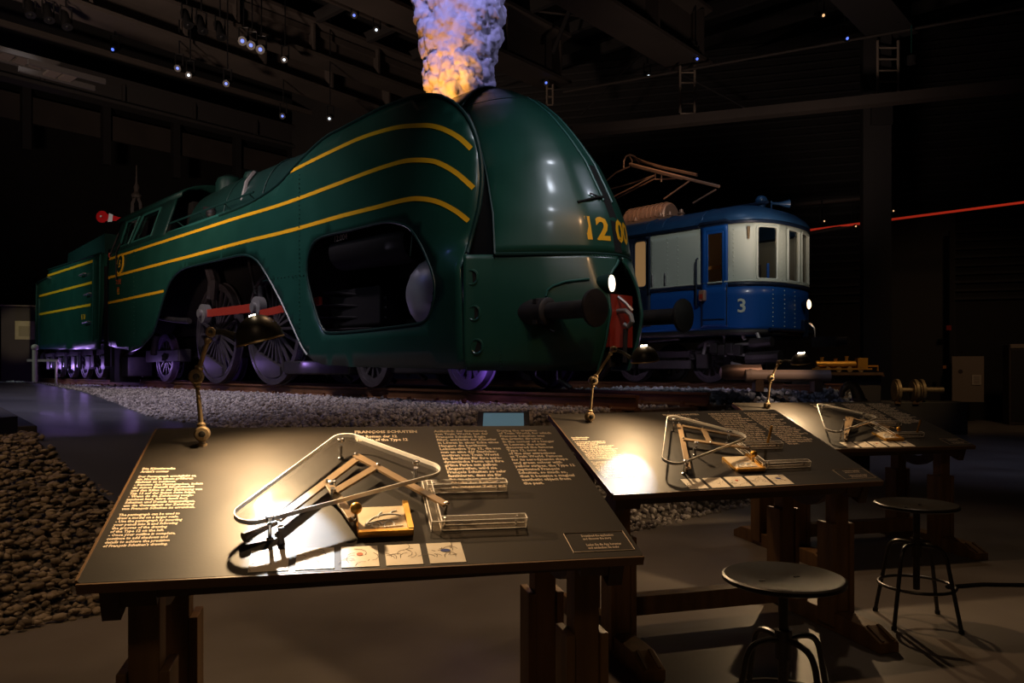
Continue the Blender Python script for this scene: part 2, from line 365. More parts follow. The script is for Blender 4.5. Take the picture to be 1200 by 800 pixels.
#SECTIONS
# ================================================================== the setting
def zpath(s): return interp([(-13, 1.05), (-4, .8), (1.2, .8), (3.55, 0)], s)
def zbed(s, w): return interp([(3.0, .93), (4.25, 0)], s) if w < 3.2 else interp([(1.5, .93), (2.5, 0)], s)
def wedge(s): return interp([(-13, -1.4), (-9, -1.5), (-4.6, -2.1), (-1, -2.8), (4, -2.8)], s)
def zground(s, w):
    e = wedge(s)
    if w <= e: return zpath(s)
    t = min(1, (w-e)/(-.4-e)); t = t*t*(3-2*t)
    return zpath(s)*(1-t)+zbed(s, w)*t
def pedge(s): return interp([(-.5, -4.6), (1.4, -4.55), (2.5, -4.3), (3.0, -4.35), (3.7, -4.75)], s)
def ground_pt(s, w, dz=0): p = lw(s, w, 0); return (p.x, p.y, zground(s, w)+dz)

mb = MB(); mb.box((0, 12, -.1), (70, 70, .2)); struct(mb.build('floor', 'floor', smooth=0))
S_ = list(np.arange(-32, -8, 1.0))+list(np.arange(-8, 4.7, .25)); W_ = list(np.arange(-9, -5, .8))+list(np.arange(-5, 3.1, .2))+[3.15, 3.25]+list(np.arange(4, 11.2, .8))
mb = MB(); mb.grid([[ground_pt(s, w, -.015) for w in W_] for s in S_]); struct(mb.build('ground', 'ground'))
mb = MB(); mb.grid([[ground_pt(s, pedge(s)+(wedge(s)-pedge(s))*k/8, .012 if s < 3.5 else -.05) for k in range(9)] for s in S_ if s < 3.9]); struct(mb.build('path', 'path'))

def stones(name, m, samples, r0, r1, label, flat=1.0):
    ico = [(0, 0, -1), (.72, -.53, -.45), (-.28, -.85, -.45), (-.89, 0, -.45), (-.28, .85, -.45), (.72, .53, -.45), (.28, -.85, .45), (-.72, -.53, .45), (-.72, .53, .45), (.28, .85, .45), (.89, 0, .45), (0, 0, 1)]
    fc = np.array([(0, 1, 2), (1, 0, 5), (0, 2, 3), (0, 3, 4), (0, 4, 5), (1, 5, 10), (2, 1, 6), (3, 2, 7), (4, 3, 8), (5, 4, 9), (1, 10, 6), (2, 6, 7), (3, 7, 8), (4, 8, 9), (5, 9, 10), (6, 10, 11), (7, 6, 11), (8, 7, 11), (9, 8, 11), (10, 9, 11)])
    base = np.array(ico); P = np.array(samples); n = len(P)
    sc = rng.uniform(r0, r1, (n, 1, 1)); V = base[None]*sc*rng.uniform(.7, 1.3, (n, 12, 1))*rng.uniform(.65, 1.25, (n, 1, 3))*np.array([1, 1, flat])
    a = rng.uniform(0, 6.28, n); c, s = np.cos(a), np.sin(a)
    X = V[:, :, 0]*c[:, None]-V[:, :, 1]*s[:, None]; Y = V[:, :, 0]*s[:, None]+V[:, :, 1]*c[:, None]
    V = np.stack([X, Y, V[:, :, 2]], 2)+P[:, None]
    F = fc[None]+(np.arange(n)*12)[:, None, None]
    me = bpy.data.meshes.new(name); me.vertices.add(n*12); me.vertices.foreach_set('co', V.ravel()); me.loops.add(n*60); me.loops.foreach_set('vertex_index', F.ravel().astype(np.int32))
    me.polygons.add(n*20); me.polygons.foreach_set('loop_start', np.arange(0, n*60, 3, dtype=np.int32)); me.polygons.foreach_set('loop_total', np.full(n*20, 3, dtype=np.int32)); me.update(calc_edges=True)
    o = link(name, me, m); o['kind'] = 'stuff'; o['label'] = label; o['category'] = 'gravel'; return o
sm = []
for s in list(np.arange(-17, 1, .055))+list(np.arange(1, 4.35, .046)):
    for w in np.arange(wedge(s)-.05, .62 if s < 3.1 else 3.1, .055):
        if s < -7 and rng.random() < .35: continue
        s2, w2 = s+rng.uniform(-.03, .03), w+rng.uniform(-.03, .03)
        sm.append(ground_pt(s2, w2, rng.uniform(-.015, .02)))
for s in np.arange(-9, 3.0, .16):
    for w in np.arange(.7, 3.1, .16): sm.append(ground_pt(s+rng.uniform(-.05, .05), w+rng.uniform(-.05, .05), .0))
stones('ballast_gravel', 'ballast', sm, .016, .036, 'pale grey ballast gravel heaped along the locomotive track')
sm = []
for s in np.arange(-.6, 3.62, .044):
    for w in np.arange(-7.0, pedge(s)+.06, .044):
        sm.append(ground_pt(s+rng.uniform(-.03, .03), w+rng.uniform(-.03, .03)+.05*math.sin(s*3), rng.uniform(-.01, .03)))
stones('yard_gravel', 'ballast_warm', sm, .016, .04, 'brown yard gravel in the slope at the near left of the blue path', .6)
sm = []
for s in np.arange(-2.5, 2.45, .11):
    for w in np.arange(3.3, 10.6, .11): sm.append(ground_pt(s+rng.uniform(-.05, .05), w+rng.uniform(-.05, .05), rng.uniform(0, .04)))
stones('railcar_gravel', 'bluelit_stone', sm, .035, .075, 'blue-lit gravel in front of the blue and cream railcar')

def track(name, label, w0, s0, s1, slp, loc):
    t = thing(name, label, 'track', loc, LROT)
    for w in (w0-.7175, w0+.7175):
        mb = MB()
        sec = [(-.07, -.17), (.07, -.17), (.07, -.155), (.012, -.135), (.012, -.04), (.036, -.03), (.036, 0), (-.036, 0), (-.036, -.03), (-.012, -.04), (-.012, -.135), (-.07, -.155)]
        mb.prism(sec, s0, s1, lambda x, y, h: (h, w+x, y)); mb.build('rail', 'rail', t)
    slm = None
    s = s1-.25
    while s > slp:
        if slm is None:
            mb = MB(); mb.box((0, 0, 0), (.26, 2.6, .16)); slm = mb.mesh('sleeper', 0); slm.materials.append(M['sleeper'])
            cm = MB(); cm.box((0, 0, .095), (.16, .36, .03)).box((-.05, -.13, .125), (.04, .05, .05)).box((.05, .13, .125), (.04, .05, .05))
            chm = cm.mesh('rail_chair', 0); chm.materials.append(M['rail'])
        sl = link('sleeper', slm, None, t); sl.location = (s, w0+rng.uniform(-.03, .03), -.26)
        
        for w in (-.7175, .7175): c = link('rail_chair', chm, None, sl); c.location = (0, w, 0)
        s -= .62
    return t
track('railway_track', 'rusty railway track carrying the green locomotive, ending before the desks', 1.45, -26, 3.2, -19, LO)
track('railway_track', 'railway track under the blue and cream railcar', 9.12, -18, 1.6, -6, LO)

# hall shell
H1 = Vector((.664, .747, 0)).normalized(); H2 = Vector((-.747, .664, 0)).normalized()
def wallbox(name, p0, p1, z0, z1, th, m):
    p0, p1 = Vector(p0), Vector(p1); mb = MB(); d = (p1-p0).normalized(); n = Vector((-d.y, d.x, 0))
    mb.prism([(0, 0), ((p1-p0).length, 0), ((p1-p0).length, th), (0, th)], z0, z1, lambda x, y, h: p0+d*x+n*y+Vector((0, 0, h)))
    return struct(mb.build(name, m, smooth=0))
BW0, BWD = Vector((1.2, 25, 0)), Vector((.96, -.28, 0))
wallbox('wall_back', BW0-BWD*9.5, BW0+BWD*26, 0, 11.6, .3, 'wall')
wallbox('wall_left', (-24, 25.5, 0), Vector((-24, 25.5, 0))+H1*27, 0, 11.6, .3, 'wall')
wallbox('wall_right', Vector((26.1, 17.75, 0)), Vector((26.1, -20, 0)), 0, 11.6, .3, 'wall')
wallbox('wall_far_left', (-24, -20, 0), (-24, 25.5, 0), 0, 11.6, .3, 'wall')
mb = MB(); mb.box((1, 14, 11.7), (60, 70, .2)); struct(mb.build('ceiling', 'ceil', smooth=0))
# ribbed cladding of the back wall
mb = MB()
for k in range(34):
    z = 3.4+k*.235
    a = BW0-BWD*2-Vector((0, .06, 0)); b = BW0+BWD*24-Vector((0, .06, 0)); mb.bar(a+Vector((0, 0, z)), b+Vector((0, 0, z)), .05, .07)
o = mb.build('wall_cladding', 'girder_dark', smooth=0); struct(o)
# roof girders (I sections)
def girder(p, d, L, hgt=1.4, wd=.9, m='girder'):
    d = Vector(d).normalized(); n = Vector((-d.y, d.x, 0)); p = Vector(p); mb = MB()
    h = wd/2; sec = [(-h, 0), (h, 0), (h, .09), (.09, .2), (.09, hgt-.2), (h, hgt-.09), (h, hgt), (-h, hgt), (-h, hgt-.09), (-.09, hgt-.2), (-.09, .2), (-h, .09)]
    mb.prism(sec, 0, L, lambda x, y, t: p+d*t+n*x+Vector((0, 0, y)))
    for k in range(int(L/2.2)): mb.box(p+d*(.4+2.2*k)+Vector((0, 0, hgt/2)), (.07, wd*.9, hgt-.3), Matrix((d, n, Vector((0, 0, 1)))).transposed())
    return struct(mb.build('roof_girder', m, smooth=0))
ZG = HC+8.0
GA = at(400, 123, 8*900/311.); GB = at(655, 103, 8*900/331.); GC = at(815, 82, 8*900/352.); GD = at(1050, 46, 8*900/388.); GE = at(150, 128, 8*900/306.)
girder(GA+H1*4, -Vector((.626, .78, 0)), 22); girder(GB, -H1, 19); girder(GC, -H1, 16, 1.5, 1.0); girder(GD, -H1, 15, 1.5, 1.0, 'girder_dark'); girder(GE+H1*9, -H1, 30, .8, .5, 'girder_dark')
girder(GB-H1*.4+H2*4.6+Vector((0, 0, .5)), -H1, 18, 1.0, .7)
for k in range(13):                                            # purlins across the hall
    p = Vector((-2, 6.5, HC+9.55))+H1*(k*1.7); mb = MB(); mb.bar(p+H2*16, p-H2*16, .14, .3); struct(mb.build('roof_purlin', 'girder_dark', smooth=0))
for k in range(6):
    p = Vector((-6, 16, HC+9.2))+H2*(k*1.9-1); mb = MB(); mb.bar(p-H1*10, p+H1*9, .1, .16); struct(mb.build('roof_rail', 'girder', smooth=0))
def rod(name, a, b, r, m='girder'): mb = MB(); mb.cyl(a, b, r, n=8); return struct(mb.build(name, m))
mb = MB(); mb.bar(at(672, 155, 19.2), at(1260, 93.5, 16.6), .3, .22); struct(mb.build('wall_beam', 'girder', smooth=0))
rod('tie_rod', at(660, 108, 21), at(1240, 3, 17), .035); rod('tie_rod', at(585, 8, 20), at(705, 22, 21), .03); rod('tie_rod', at(672, 0, 20.5), at(648, 62, 20.5), .06, 'girder_dark')
rod('tie_rod', at(760, 66, 22), at(880, 130, 22), .03, 'girder_dark'); rod('tie_rod', at(815, 0, 22), at(680, 135, 22), .03, 'girder_dark')
rod('wall_conduit', at(945, 270, 20.5), at(1215, 235, 18.2), .03, 'led_red')
rod('wall_conduit', at(900, 282, 20.6), at(1010, 262, 20), .05, 'girder'); rod('wall_conduit', at(870, 245, 20.6), at(1010, 232, 20), .06, 'girder')
# fascia of the left wall with its posts
mb = MB(); a = at(-60, 92, 26); mb.prism([(0, 0), (22, 0), (22, .12), (0, .12)], 0, .95, lambda x, y, h: Vector((a.x, a.y, 0))+H1*x-H2*y+Vector((0, 0, a.z-.95+h))); struct(mb.build('trim_1', 'girder', smooth=0))
for k in range(7):
    p = Vector((a.x, a.y, 0))+H1*(2.2+k*2.7)-H2*.3; mb = MB(); mb.box((p.x, p.y, a.z-.7), (.28, .28, 2.6), Matrix.Rotation(.844, 3, 'Z')); struct(mb.build('wall_post', 'girder_dark', smooth=0))
# roof lights in the dark roof at the upper left
for n_, (px, py, cnt) in enumerate(((26, 70, 4), (80, 90, 2))):
    c = at(px, py, 15.5); mb = MB()
    for k in range(cnt): q = c+H1*(k-cnt/2)*.28; mb.box(q, (.22, .46, .05), Matrix.Rotation(.844, 3, 'Z'))
    o = mb.build('window_%d' % (n_+1), 'girder', smooth=0); struct(o)
    mb = MB(); mb.bar(c-H1*.8+H2*.28, c+H1*.6+H2*.28, .07, .1); mb.bar(c-H1*.8-H2*.28, c+H1*.6-H2*.28, .07, .1); mb.build('window_frame', 'girder_dark', o, smooth=0)
# pillar and right hand wall furniture
c = at(1026, 434, 18.6); mb = MB(); mb.box((c.x, c.y, 5.8), (.62, .5, 11.6), Matrix.Rotation(-.28, 3, 'Z')); pl = struct(mb.build('pillar', 'girder_dark', smooth=0))
mb = MB(); mb.box((c.x, c.y-.3, HC+6.1), (.5, .1, .5)); struct(mb.build('pillar_plate', 'girder_dark', pl, smooth=0))
w1 = at(1078, 300, 21.6); mb = MB(); mb.box((w1.x, w1.y, 2.9), (1.75, .1, 5.8), Matrix.Rotation(-.28, 3, 'Z')); d1 = struct(mb.build('door_1', 'girder_dark', smooth=0))
p = at(1115, 400, 21); mb = MB(); mb.box((p.x, p.y, 2.6), (.12, .12, 5.2), Matrix.Rotation(-.28, 3, 'Z')); struct(mb.build('trim_2', 'wall', smooth=0))
# ================================================================== the green streamlined locomotive
loco = thing('steam_locomotive', 'dark green streamlined steam locomotive with three yellow stripes, numbered 12 00', 'locomotive', LO, LROT)
def V3(s, w, z): return (s, w, z+ZR)                           # loco-local point, z given from eye level
def wside(s, z):
    w = 0.0
    if z > 1.6: w += .05*(z-1.6)**2
    if s > 0: w += min(1, max(0, (z-1.3)/.3))*.22*s*s
    if z < .4: w += .25*(.4-z)**2
    return w
def lc(px, py, w):                                             # photograph pixel on the plane w -> (s, z)
    q = (px-600)/FPX
    s = (q*(LO.y+LE.y*w)-LO.x-LE.x*w)/(LF.x-q*LF.y); Y = LO.y+LF.y*s+LE.y*w
    return s, (HOR-py)/FPX*Y
def side(px, py):
    w = 0.0
    for _ in range(8): s, z = lc(px, py, w); w = wside(s, z)
    return s, z
def sidep(s, z, off=0): return V3(s, wside(s, z)-off, z)

lip = [(548, 297), (555, 272), (563, 240), (566, 205), (562, 172), (553, 145), (538, 125), (520, 114), (505, 111.5), (490, 113), (470, 118.5), (450, 126), (425, 138.5), (400, 151.5), (388, 157.5), (375, 167), (360, 181), (350, 191), (341, 201), (328, 215), (313, 226), (295, 237), (277, 245), (258, 252.5)]
rest = [(230, 263), (200, 271.5), (170, 280.5), (145, 287.5), (128, 292)]
low = [(127, 350), (127, 405), (140, 408), (155, 411), (165, 407), (172, 400), (180, 390), (186, 372), (190, 358), (195, 342), (200, 330), (206, 322), (213, 316), (222, 312.5), (235, 309.5), (250, 306), (270, 301.5), (283, 299), (293, 300), (303, 306.5), (312, 320), (320, 334), (330, 353), (338, 370), (346, 388), (355, 407), (361, 416), (368, 422.5), (380, 427), (420, 429.5), (470, 431), (548, 432.5)]
lipS = smooth_poly(lip, 3); outline_px = lipS+rest+low
hole_px = [(361, 305), (367, 287), (380, 277), (415, 269), (447, 261), (465, 261), (480, 267), (490, 280), (500, 300), (509, 325), (510, 345), (505, 367), (497, 377), (480, 381), (430, 387), (390, 390), (379, 385), (370, 362), (361, 325)]
hole_s = [side(*p) for p in smooth_poly(hole_px+[hole_px[0]], 3)[:-1]]
out_s = [side(*p) for p in outline_px]
mb = cdt_panel(out_s, [hole_s], .17, lambda s, z: sidep(s, z)); sp = mb.build('side_panel', 'green', loco, 50, solid=.03)
mb = cdt_panel(out_s, [], .4, lambda s, z: V3(s, 2.9-wside(s, z), z)); mb.build('side_panel', 'green', loco, 50, solid=.03)
mb = MB(); mb.tube([sidep(*side(*p), .012) for p in lipS], .028, 8); mb.build('panel_beading', 'green_dark', sp)
mb = MB(); mb.tube([sidep(s, z, .012) for s, z in hole_s], .02, 6, closed=True); mb.build('opening_beading', 'green_dark', sp)
mb = MB(); mb.tube([sidep(*side(*p), .012) for p in smooth_poly(low[3:27], 2)], .022, 6); mb.build('arch_beading', 'green_dark', sp)
mb = MB()                                                      # rivet lines and seams
for pa, pb, n in (((352, 205), (352, 425), 44), ((345, 325), (361, 322), 5), ((318, 327), (352, 322), 9), ((158, 290), (158, 405), 24)):
    for k in range(n):
        s, z = side(pa[0]+(pb[0]-pa[0])*k/(n-1), pa[1]+(pb[1]-pa[1])*k/(n-1)); mb.sphere(sidep(s, z, .02), .014, 3)
o = mb.build('rivets', 'green', sp); o['kind'] = 'stuff'
for pa, pb in (((500, 113), (481, 300)), ((345, 326), (308, 329)), ((158, 289), (158, 408))):
    mb = MB(); pts = [side(pa[0]+(pb[0]-pa[0])*k/12, pa[1]+(pb[1]-pa[1])*k/12) for k in range(13)]; mb.tube([sidep(s, z, .006) for s, z in pts], .007, 5); mb.build('seam', 'green_dark', sp)
def ribbon(pxs, width, fn, name, par, off=.02):
    pts = smooth_poly(pxs, 5); mb = MB(); r0 = []; r1 = []
    sz = [fn(*p) for p in pts]
    for i, (s, z) in enumerate(sz):
        a = sz[max(0, i-1)]; b = sz[min(len(sz)-1, i+1)]; d = Vector((b[0]-a[0], b[1]-a[1])).normalized(); n = Vector((-d.y, d.x))*width/2
        r0.append(sidep(s+n.x, z+n.y, off)); r1.append(sidep(s-n.x, z-n.y, off))
    mb.grid([r0, r1]); return mb.build(name, 'yellow', par, 60)
ribbon([(342, 201), (375, 184.5), (420, 163.5), (450, 153.5), (470, 149), (488, 147.5), (505, 147.5), (522, 152), (540, 162), (553.5, 174.5)], .062, side, 'stripe', loco)
ribbon([(129, 303.5), (180, 287), (230, 271), (280, 255), (330, 240), (380, 222), (430, 203), (455, 194.5), (478, 188.5), (500, 188), (515, 191), (535, 202), (556.5, 220.5)], .062, side, 'stripe', loco)
ribbon([(128, 325.5), (180, 311.5), (230, 298.5), (290, 282.5), (340, 270.5), (400, 253.5), (440, 243.5), (475, 234.5), (495, 233), (515, 237), (535, 247), (550.5, 259)], .062, side, 'stripe', loco)
ribbon([(127.5, 355), (160, 348), (193, 341)], .06, side, 'stripe', loco)
# black boxes put in for the darkness behind the skirts
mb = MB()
mb.box((-7.2, 1.45, 1.75+ZR), (10.0, 1.3, 1.9)); mb.build('boiler_side', 'inner_black', loco, smooth=0)
mb = MB(); mb.box((-5.5, 1.45, .55+ZR), (14.5, .9, .5)); mb.build('main_frame', 'inner_black', loco, smooth=0)
# boiler casing
mb = MB(); rows = []
for s in list(np.linspace(-1.15, -9.0, 20)):
    k = interp([(-9.0, .97), (-8, 1), (1, 1)], s)
    rows.append([V3(s, 1.45-1.03*k*math.copysign(abs(math.cos(a))**.8, math.cos(a)), 2.55+1.58*k*abs(math.sin(a))**.85) for a in np.linspace(0, PI, 25)])
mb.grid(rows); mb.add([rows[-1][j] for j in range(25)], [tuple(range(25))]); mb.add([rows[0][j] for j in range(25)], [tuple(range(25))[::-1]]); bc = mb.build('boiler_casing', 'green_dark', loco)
for s in (-2.6, -5.3, -7.0):
    mb = MB(); mb.tube([V3(s, 1.45-1.04*math.copysign(abs(math.cos(a))**.8, math.cos(a)), 2.55+1.59*abs(math.sin(a))**.85) for a in np.linspace(0, PI, 25)], .014, 5); mb.build('boiler_band', 'green_dark', bc)
mb = MB(); mb.grid([[V3(s, .03+wside(s, 2.97), 2.94), V3(s, .14, 3.06), V3(s, .46, 3.2)] for s in np.linspace(-9.2, -4.2, 10)]); mb.build('ledge', 'green_pale', loco)
mb = MB(); mb.tube([V3(s, .12, 3.22) for s in np.linspace(-9.0, -4.9, 8)], .02, 6)
for s in (-8.6, -7.4, -6.2, -5.1): mb.cyl(V3(s, .12, 3.22), V3(s, .3, 3.1), .014, n=6)
mb.build('handrail', 'green_dark', loco)
for s, r, h in ((-8.1, .32, .32), (-7.0, .2, .22)):
    mb = MB(); mb.lathe([(r, -.3), (r, h*.4), (r*.85, h*.75), (r*.4, h)], V3(s, 1.1, 3.95)); mb.build('dome', 'green_dark', loco)
mb = MB(); mb.tube([V3(-6.3, .55, 3.35), V3(-6.25, .62, 3.72), V3(-6.3, .8, 3.95)], .05, 8); mb.build('steam_pipe', 'greysteel', loco)
mb = MB(); mb.tube([V3(-7.6, .5, 3.1), V3(-7.5, .45, 3.35), V3(-7.9, .45, 3.42)], .05, 8); mb.sphere(V3(-7.5, .42, 3.25), .11, 6); mb.build('injector_valve', 'black', loco)
# cab
cz0, cz1, cw0, cw1 = 2.98, 3.9, .08, .42
def cabp(s, t, off=0): return V3(s-.45*t*(1 if s < -12 else .2), cw0+(cw1-cw0)*t-off, cz0+(cz1-cz0)*t)
cab_holes = [[(-12.25, .12), (-11.65, .12), (-11.55, .86), (-12.2, .86)], [(-11.4, .12), (-10.1, .12), (-10.1, .86), (-11.3, .86)]]
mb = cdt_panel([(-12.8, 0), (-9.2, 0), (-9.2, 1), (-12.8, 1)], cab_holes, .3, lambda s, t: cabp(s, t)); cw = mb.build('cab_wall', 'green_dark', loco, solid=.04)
for h in cab_holes:
    mb = MB(); mb.tube([cabp(s, t, .02) for s, t in h], .028, 6, closed=True); fr = mb.build('cab_window_frame', 'green_pale', loco)
    mb = MB(); mb.add([cabp(s, t, -.02) for s, t in h], [(0, 1, 2, 3)]); mb.build('cab_window_pane', 'glass', fr)
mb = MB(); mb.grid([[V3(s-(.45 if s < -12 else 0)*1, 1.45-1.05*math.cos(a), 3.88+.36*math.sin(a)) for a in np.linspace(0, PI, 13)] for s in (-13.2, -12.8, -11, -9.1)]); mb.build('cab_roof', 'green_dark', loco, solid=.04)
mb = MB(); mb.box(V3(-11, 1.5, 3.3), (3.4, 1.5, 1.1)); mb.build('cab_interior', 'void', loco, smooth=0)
mb = MB(); mb.tube([sidep(*side(131, 300), .05), V3(-12.75, .2, 3.5)], .02, 6); mb.tube([sidep(*side(139, 328), .06), sidep(*side(139, 296), .06), sidep(*side(144, 285), .06)], .018, 6); mb.build('cab_handrail', 'black', loco)
# yellow cab crest and lettering
s, z = side(142, 309.5); mb = MB(); mb.prism([(.24*math.cos(a), .26*math.sin(a)) for a in np.linspace(0, 2*PI, 20)[:-1]], .015, .035, lambda x, y, h: sidep(s+x, z+y, h)); cr = mb.build('cab_crest', 'yellow', loco)
mb = MB(); mb.prism([(.19*math.cos(a), .21*math.sin(a)) for a in np.linspace(0, 2*PI, 20)[:-1]], .036, .040, lambda x, y, h: sidep(s+x, z+y, h)); mb.build('crest_field', 'green_dark', cr)
def side_text(lines, px, py, size, m, par, name, fn=side, lead=1.1, sx=1.1, off=.03, align='CENTER', wfn=None):
    s0, z0 = fn(px, py); me = text_mesh(lines, size, lead, sx, .01, align); co = tverts(me)
    wf = wfn or wside
    out = np.array([V3(s0+x, wf(s0+x, z0+y)-off, z0+y) for x, y, _ in co], dtype=np.float32); me.vertices.foreach_set('co', out.ravel()); me.update()
    return link(name, me, m, par)
side_text(['B'], 142, 313, .26, 'yellow', cr, 'crest_letter', off=.045)
side_text(['TYPE', '12'], 140, 333, .17, 'inkred', loco, 'cab_lettering'); side_text(['12'], 140, 345, .2, 'yellow', loco, 'cab_lettering')
# nose
sfT = [(0, 2.36), (.35, 2.52), (.7, 2.6), (1.0, 2.53), (1.417, 2.37), (1.85, 2.30), (2.157, 2.17), (2.676, 1.886), (3.05, 1.6), (3.40, 1.286), (3.7, .93), (3.96, .457), (4.06, .2), (4.12, -.3)]
s0T = [(1.42, 1.41), (1.95, 1.27), (2.566, .975), (3.28, .47), (3.74, 0), (3.95, -.35), (4.12, -1.0)]
w0T = [(1.42, .25), (1.95, .35), (2.566, .5), (3.28, .75), (3.74, .95), (3.95, 1.1), (4.12, 1.25)]
abT = [(0, 1), (.06, .995), (.13, .97), (.342, .865), (.66, .49), (.85, .22), (1, 0)]
skT = [(0, 1), (.06, .995), (.12, .972), (.283, .889), (.545, .58), (.83, .18), (.94, .05), (1, 0)]
def nose_s(w, z):
    w0 = interp(w0T, z); b = min(1, abs(1.45-w)/(1.45-w0)); k = min(1, max(0, (z-1.42)/2.4))**.8
    a = interp(abT, b)*(1-k)+math.sqrt(max(0, 1-b*b))*k; s0 = interp(s0T, z); return s0+(interp(sfT, z)-s0)*a
def skirt_s(w, z):
    b = min(1, abs(1.45-w)/1.46); return 1.12+(interp(sfT, z)-1.12)*interp(skT, b)
zs = list(np.linspace(1.42, 3.6, 20))+[3.7, 3.8, 3.88, 3.95, 4.0, 4.05, 4.09, 4.12]
bs = np.sin(np.linspace(-PI/2, PI/2, 45))
mb = MB(); mb.grid([[V3(nose_s(1.45+b*(1.45-interp(w0T, z)), z), 1.45+b*(1.45-interp(w0T, z)), z) for b in bs] for z in zs]); nose = mb.build('nose', 'green', loco, 60, solid=.02)
mb = MB(); mb.grid([[V3(s, w, 4.115-.42*abs((w-1.45)/.62)**2.2) for w in np.linspace(.80, 2.10, 13)] for s in (.1, -.2, -.6, -1.2)]); mb.build('nose_cap', 'green', nose, 60, solid=.02)
mb = MB(); mb.grid([[V3(nose_s(w, z)+.012, w, z) for w in (1.38, 1.45, 1.52)] for z in np.linspace(1.46, 3.9, 22)]); mb.build('centre_strip', 'void', nose)
mb = MB(); mb.tube([V3(nose_s(1.37, z)+.02, 1.37, z) for z in np.linspace(2.12, 3.75, 16)], .016, 6); mb.tube([V3(nose_s(1.54, z)+.02, 1.54, z) for z in np.linspace(2.12, 3.75, 16)], .016, 6); mb.build('strip_beading', 'green_pale', nose)
for z, r, m in ((1.42, .022, 'green_dark'), (1.385, .012, 'green_dark'), (3.72, .014, 'green_dark')):
    f_ = nose_s if z > 1.4 else skirt_s; w0 = interp(w0T, z) if z > 1.4 else .02
    mb = MB(); mb.tube([V3(f_(1.45+b*(1.45-w0), z)+.006, 1.45+b*(1.45-w0), z) for b in bs], r, 6); mb.build('seam_bead', m, nose)
mb = MB(); mb.tube([V3(nose_s(interp(w0T, z), z), interp(w0T, z), z) for z in np.linspace(1.42, 3.9, 20)], .02, 6); mb.build('nose_edge_bead', 'green_dark', nose)
mb = MB()
for k in range(26): w = .5+k*.033; mb.sphere(V3(skirt_s(w, 1.385)+.012, w, 1.40), .012, 3)
o = mb.build('seam_rivets', 'green_pale', nose); o['kind'] = 'stuff'
mb = MB(); mb.tube([V3(nose_s(w, z)+.03, w, z) for w, z in ((1.02, 2.07), (1.18, 2.12), (1.3, 2.16), (1.38, 2.17))], .016, 6); mb.cyl(V3(nose_s(1.2, 2.2)+.03, 1.2, 2.2), V3(nose_s(1.33, 2.15)+.04, 1.33, 2.15), .012, n=6); mb.build('nose_handle', 'void', nose)
mb = MB(); mb.grid([[V3(-1.1+(nose_s(interp(w0T, z), z)+.005+1.1)*k/6, .62+(interp(w0T, z)-.62)*(k/6)**2, z) for k in range(7)] for z in np.linspace(1.36, 3.86, 16)]); mb.build('gap_dark_sheet', 'void', loco)  # black sheet put in for the shade of the channel beside the nose
# skirt below the waist, open in the middle for the coupling
gapT = [(0, .30), (.5, .32), (1.0, .30), (1.2, .2), (1.34, .05), (1.42, .03)]
szs = list(np.linspace(0, .9, 8))+list(np.linspace(1.0, 1.42, 8))
for sgn in (-1, 1):
    mb = MB(); rows = []
    for z in szs:
        g = interp(gapT, z); bb = np.linspace(g, 1.46, 40)
        rows.append([V3(skirt_s(1.45+sgn*b, z), 1.45+sgn*(b if z > .4 else b-(.25*(.4-z)**2)*(b/1.45)), z) for b in bb])
    mb.grid(rows); sk = mb.build('front_skirt', 'green', loco, 60, solid=.03)
    mb = MB(); mb.tube([V3(skirt_s(1.45+sgn*interp(gapT, z), z)+.01, 1.45+sgn*interp(gapT, z), z) for z in np.linspace(0, 1.36, 22)], .018, 6); mb.build('skirt_beading', 'green_pale', sk)
    if sgn < 0: nsk = sk
def skp(px, py):                                               # pixel on the near skirt -> (w, z)
    best = None
    for w in np.linspace(0, 1.4, 281):
        z = .7
        for _ in range(3):
            s = skirt_s(w, z); X = LO.x+LF.x*s+LE.x*w; Y = LO.y+LF.y*s+LE.y*w; z = (HOR-py)/FPX*Y
        e = abs(600+FPX*X/Y-px)
        if best is None or e < best[0]: best = (e, w, z)
    return best[1], best[2]
def nsp(px, py):
    best = None
    for w in np.linspace(.3, 1.9, 321):
        z = 2.0; e = 1e9
        for _ in range(5):
            if abs(1.45-w) > 1.45-interp(w0T, z): e = 1e9; break
            s = nose_s(w, z); X = LO.x+LF.x*s+LE.x*w; Y = LO.y+LF.y*s+LE.y*w; z = (HOR-py)/FPX*Y; e = abs(600+FPX*X/Y-px)
        if best is None or e < best[0]: best = (e, w, z)
    return best[1], best[2]
for px, py in ((553, 326), (556, 368), (559, 407)):
    w, z = skp(px, py); c = Vector(V3(skirt_s(w, z), w, z)); n = Vector((.55, -.83, 0)); t = Vector((.83, .55, 0))
    ring = [c+n*.012+t*(.072*math.cos(a))+Vector((0, 0, .078*math.sin(a)+(.02 if math.sin(a) > 0 else 0))) for a in np.linspace(0, 2*PI, 21)[:-1]]
    mb = MB(); mb.tube(ring, .018, 6, closed=True); ph = mb.build('porthole', 'green', nsk)
    ring2 = [p+n*.002 for p in ring]; mb = MB(); mb.add(ring2, [tuple(range(20))]); mb.build('porthole_dark', 'void', nsk)  # black disc stands in for the shaded hollow of the porthole
mb = MB(); pts = [skp(px, 0+py) for px, py in ((583, 300), (583, 340), (585, 380), (586, 430))]
for k in range(34):
    w, z = skp(583+k*.1, 301+k*3.9); mb.sphere(V3(skirt_s(w, z)+.01, w, z), .011, 3)
o = mb.build('skirt_rivets', 'green', nsk); o['kind'] = 'stuff'
mb = MB(); mb.tube([V3(skirt_s(w, z)+.05, w, z) for w, z in (skp(636, 347), skp(638, 340), skp(645, 335), skp(660, 330), skp(687, 327))], .014, 6); mb.build('front_handrail', 'green_pale', loco)
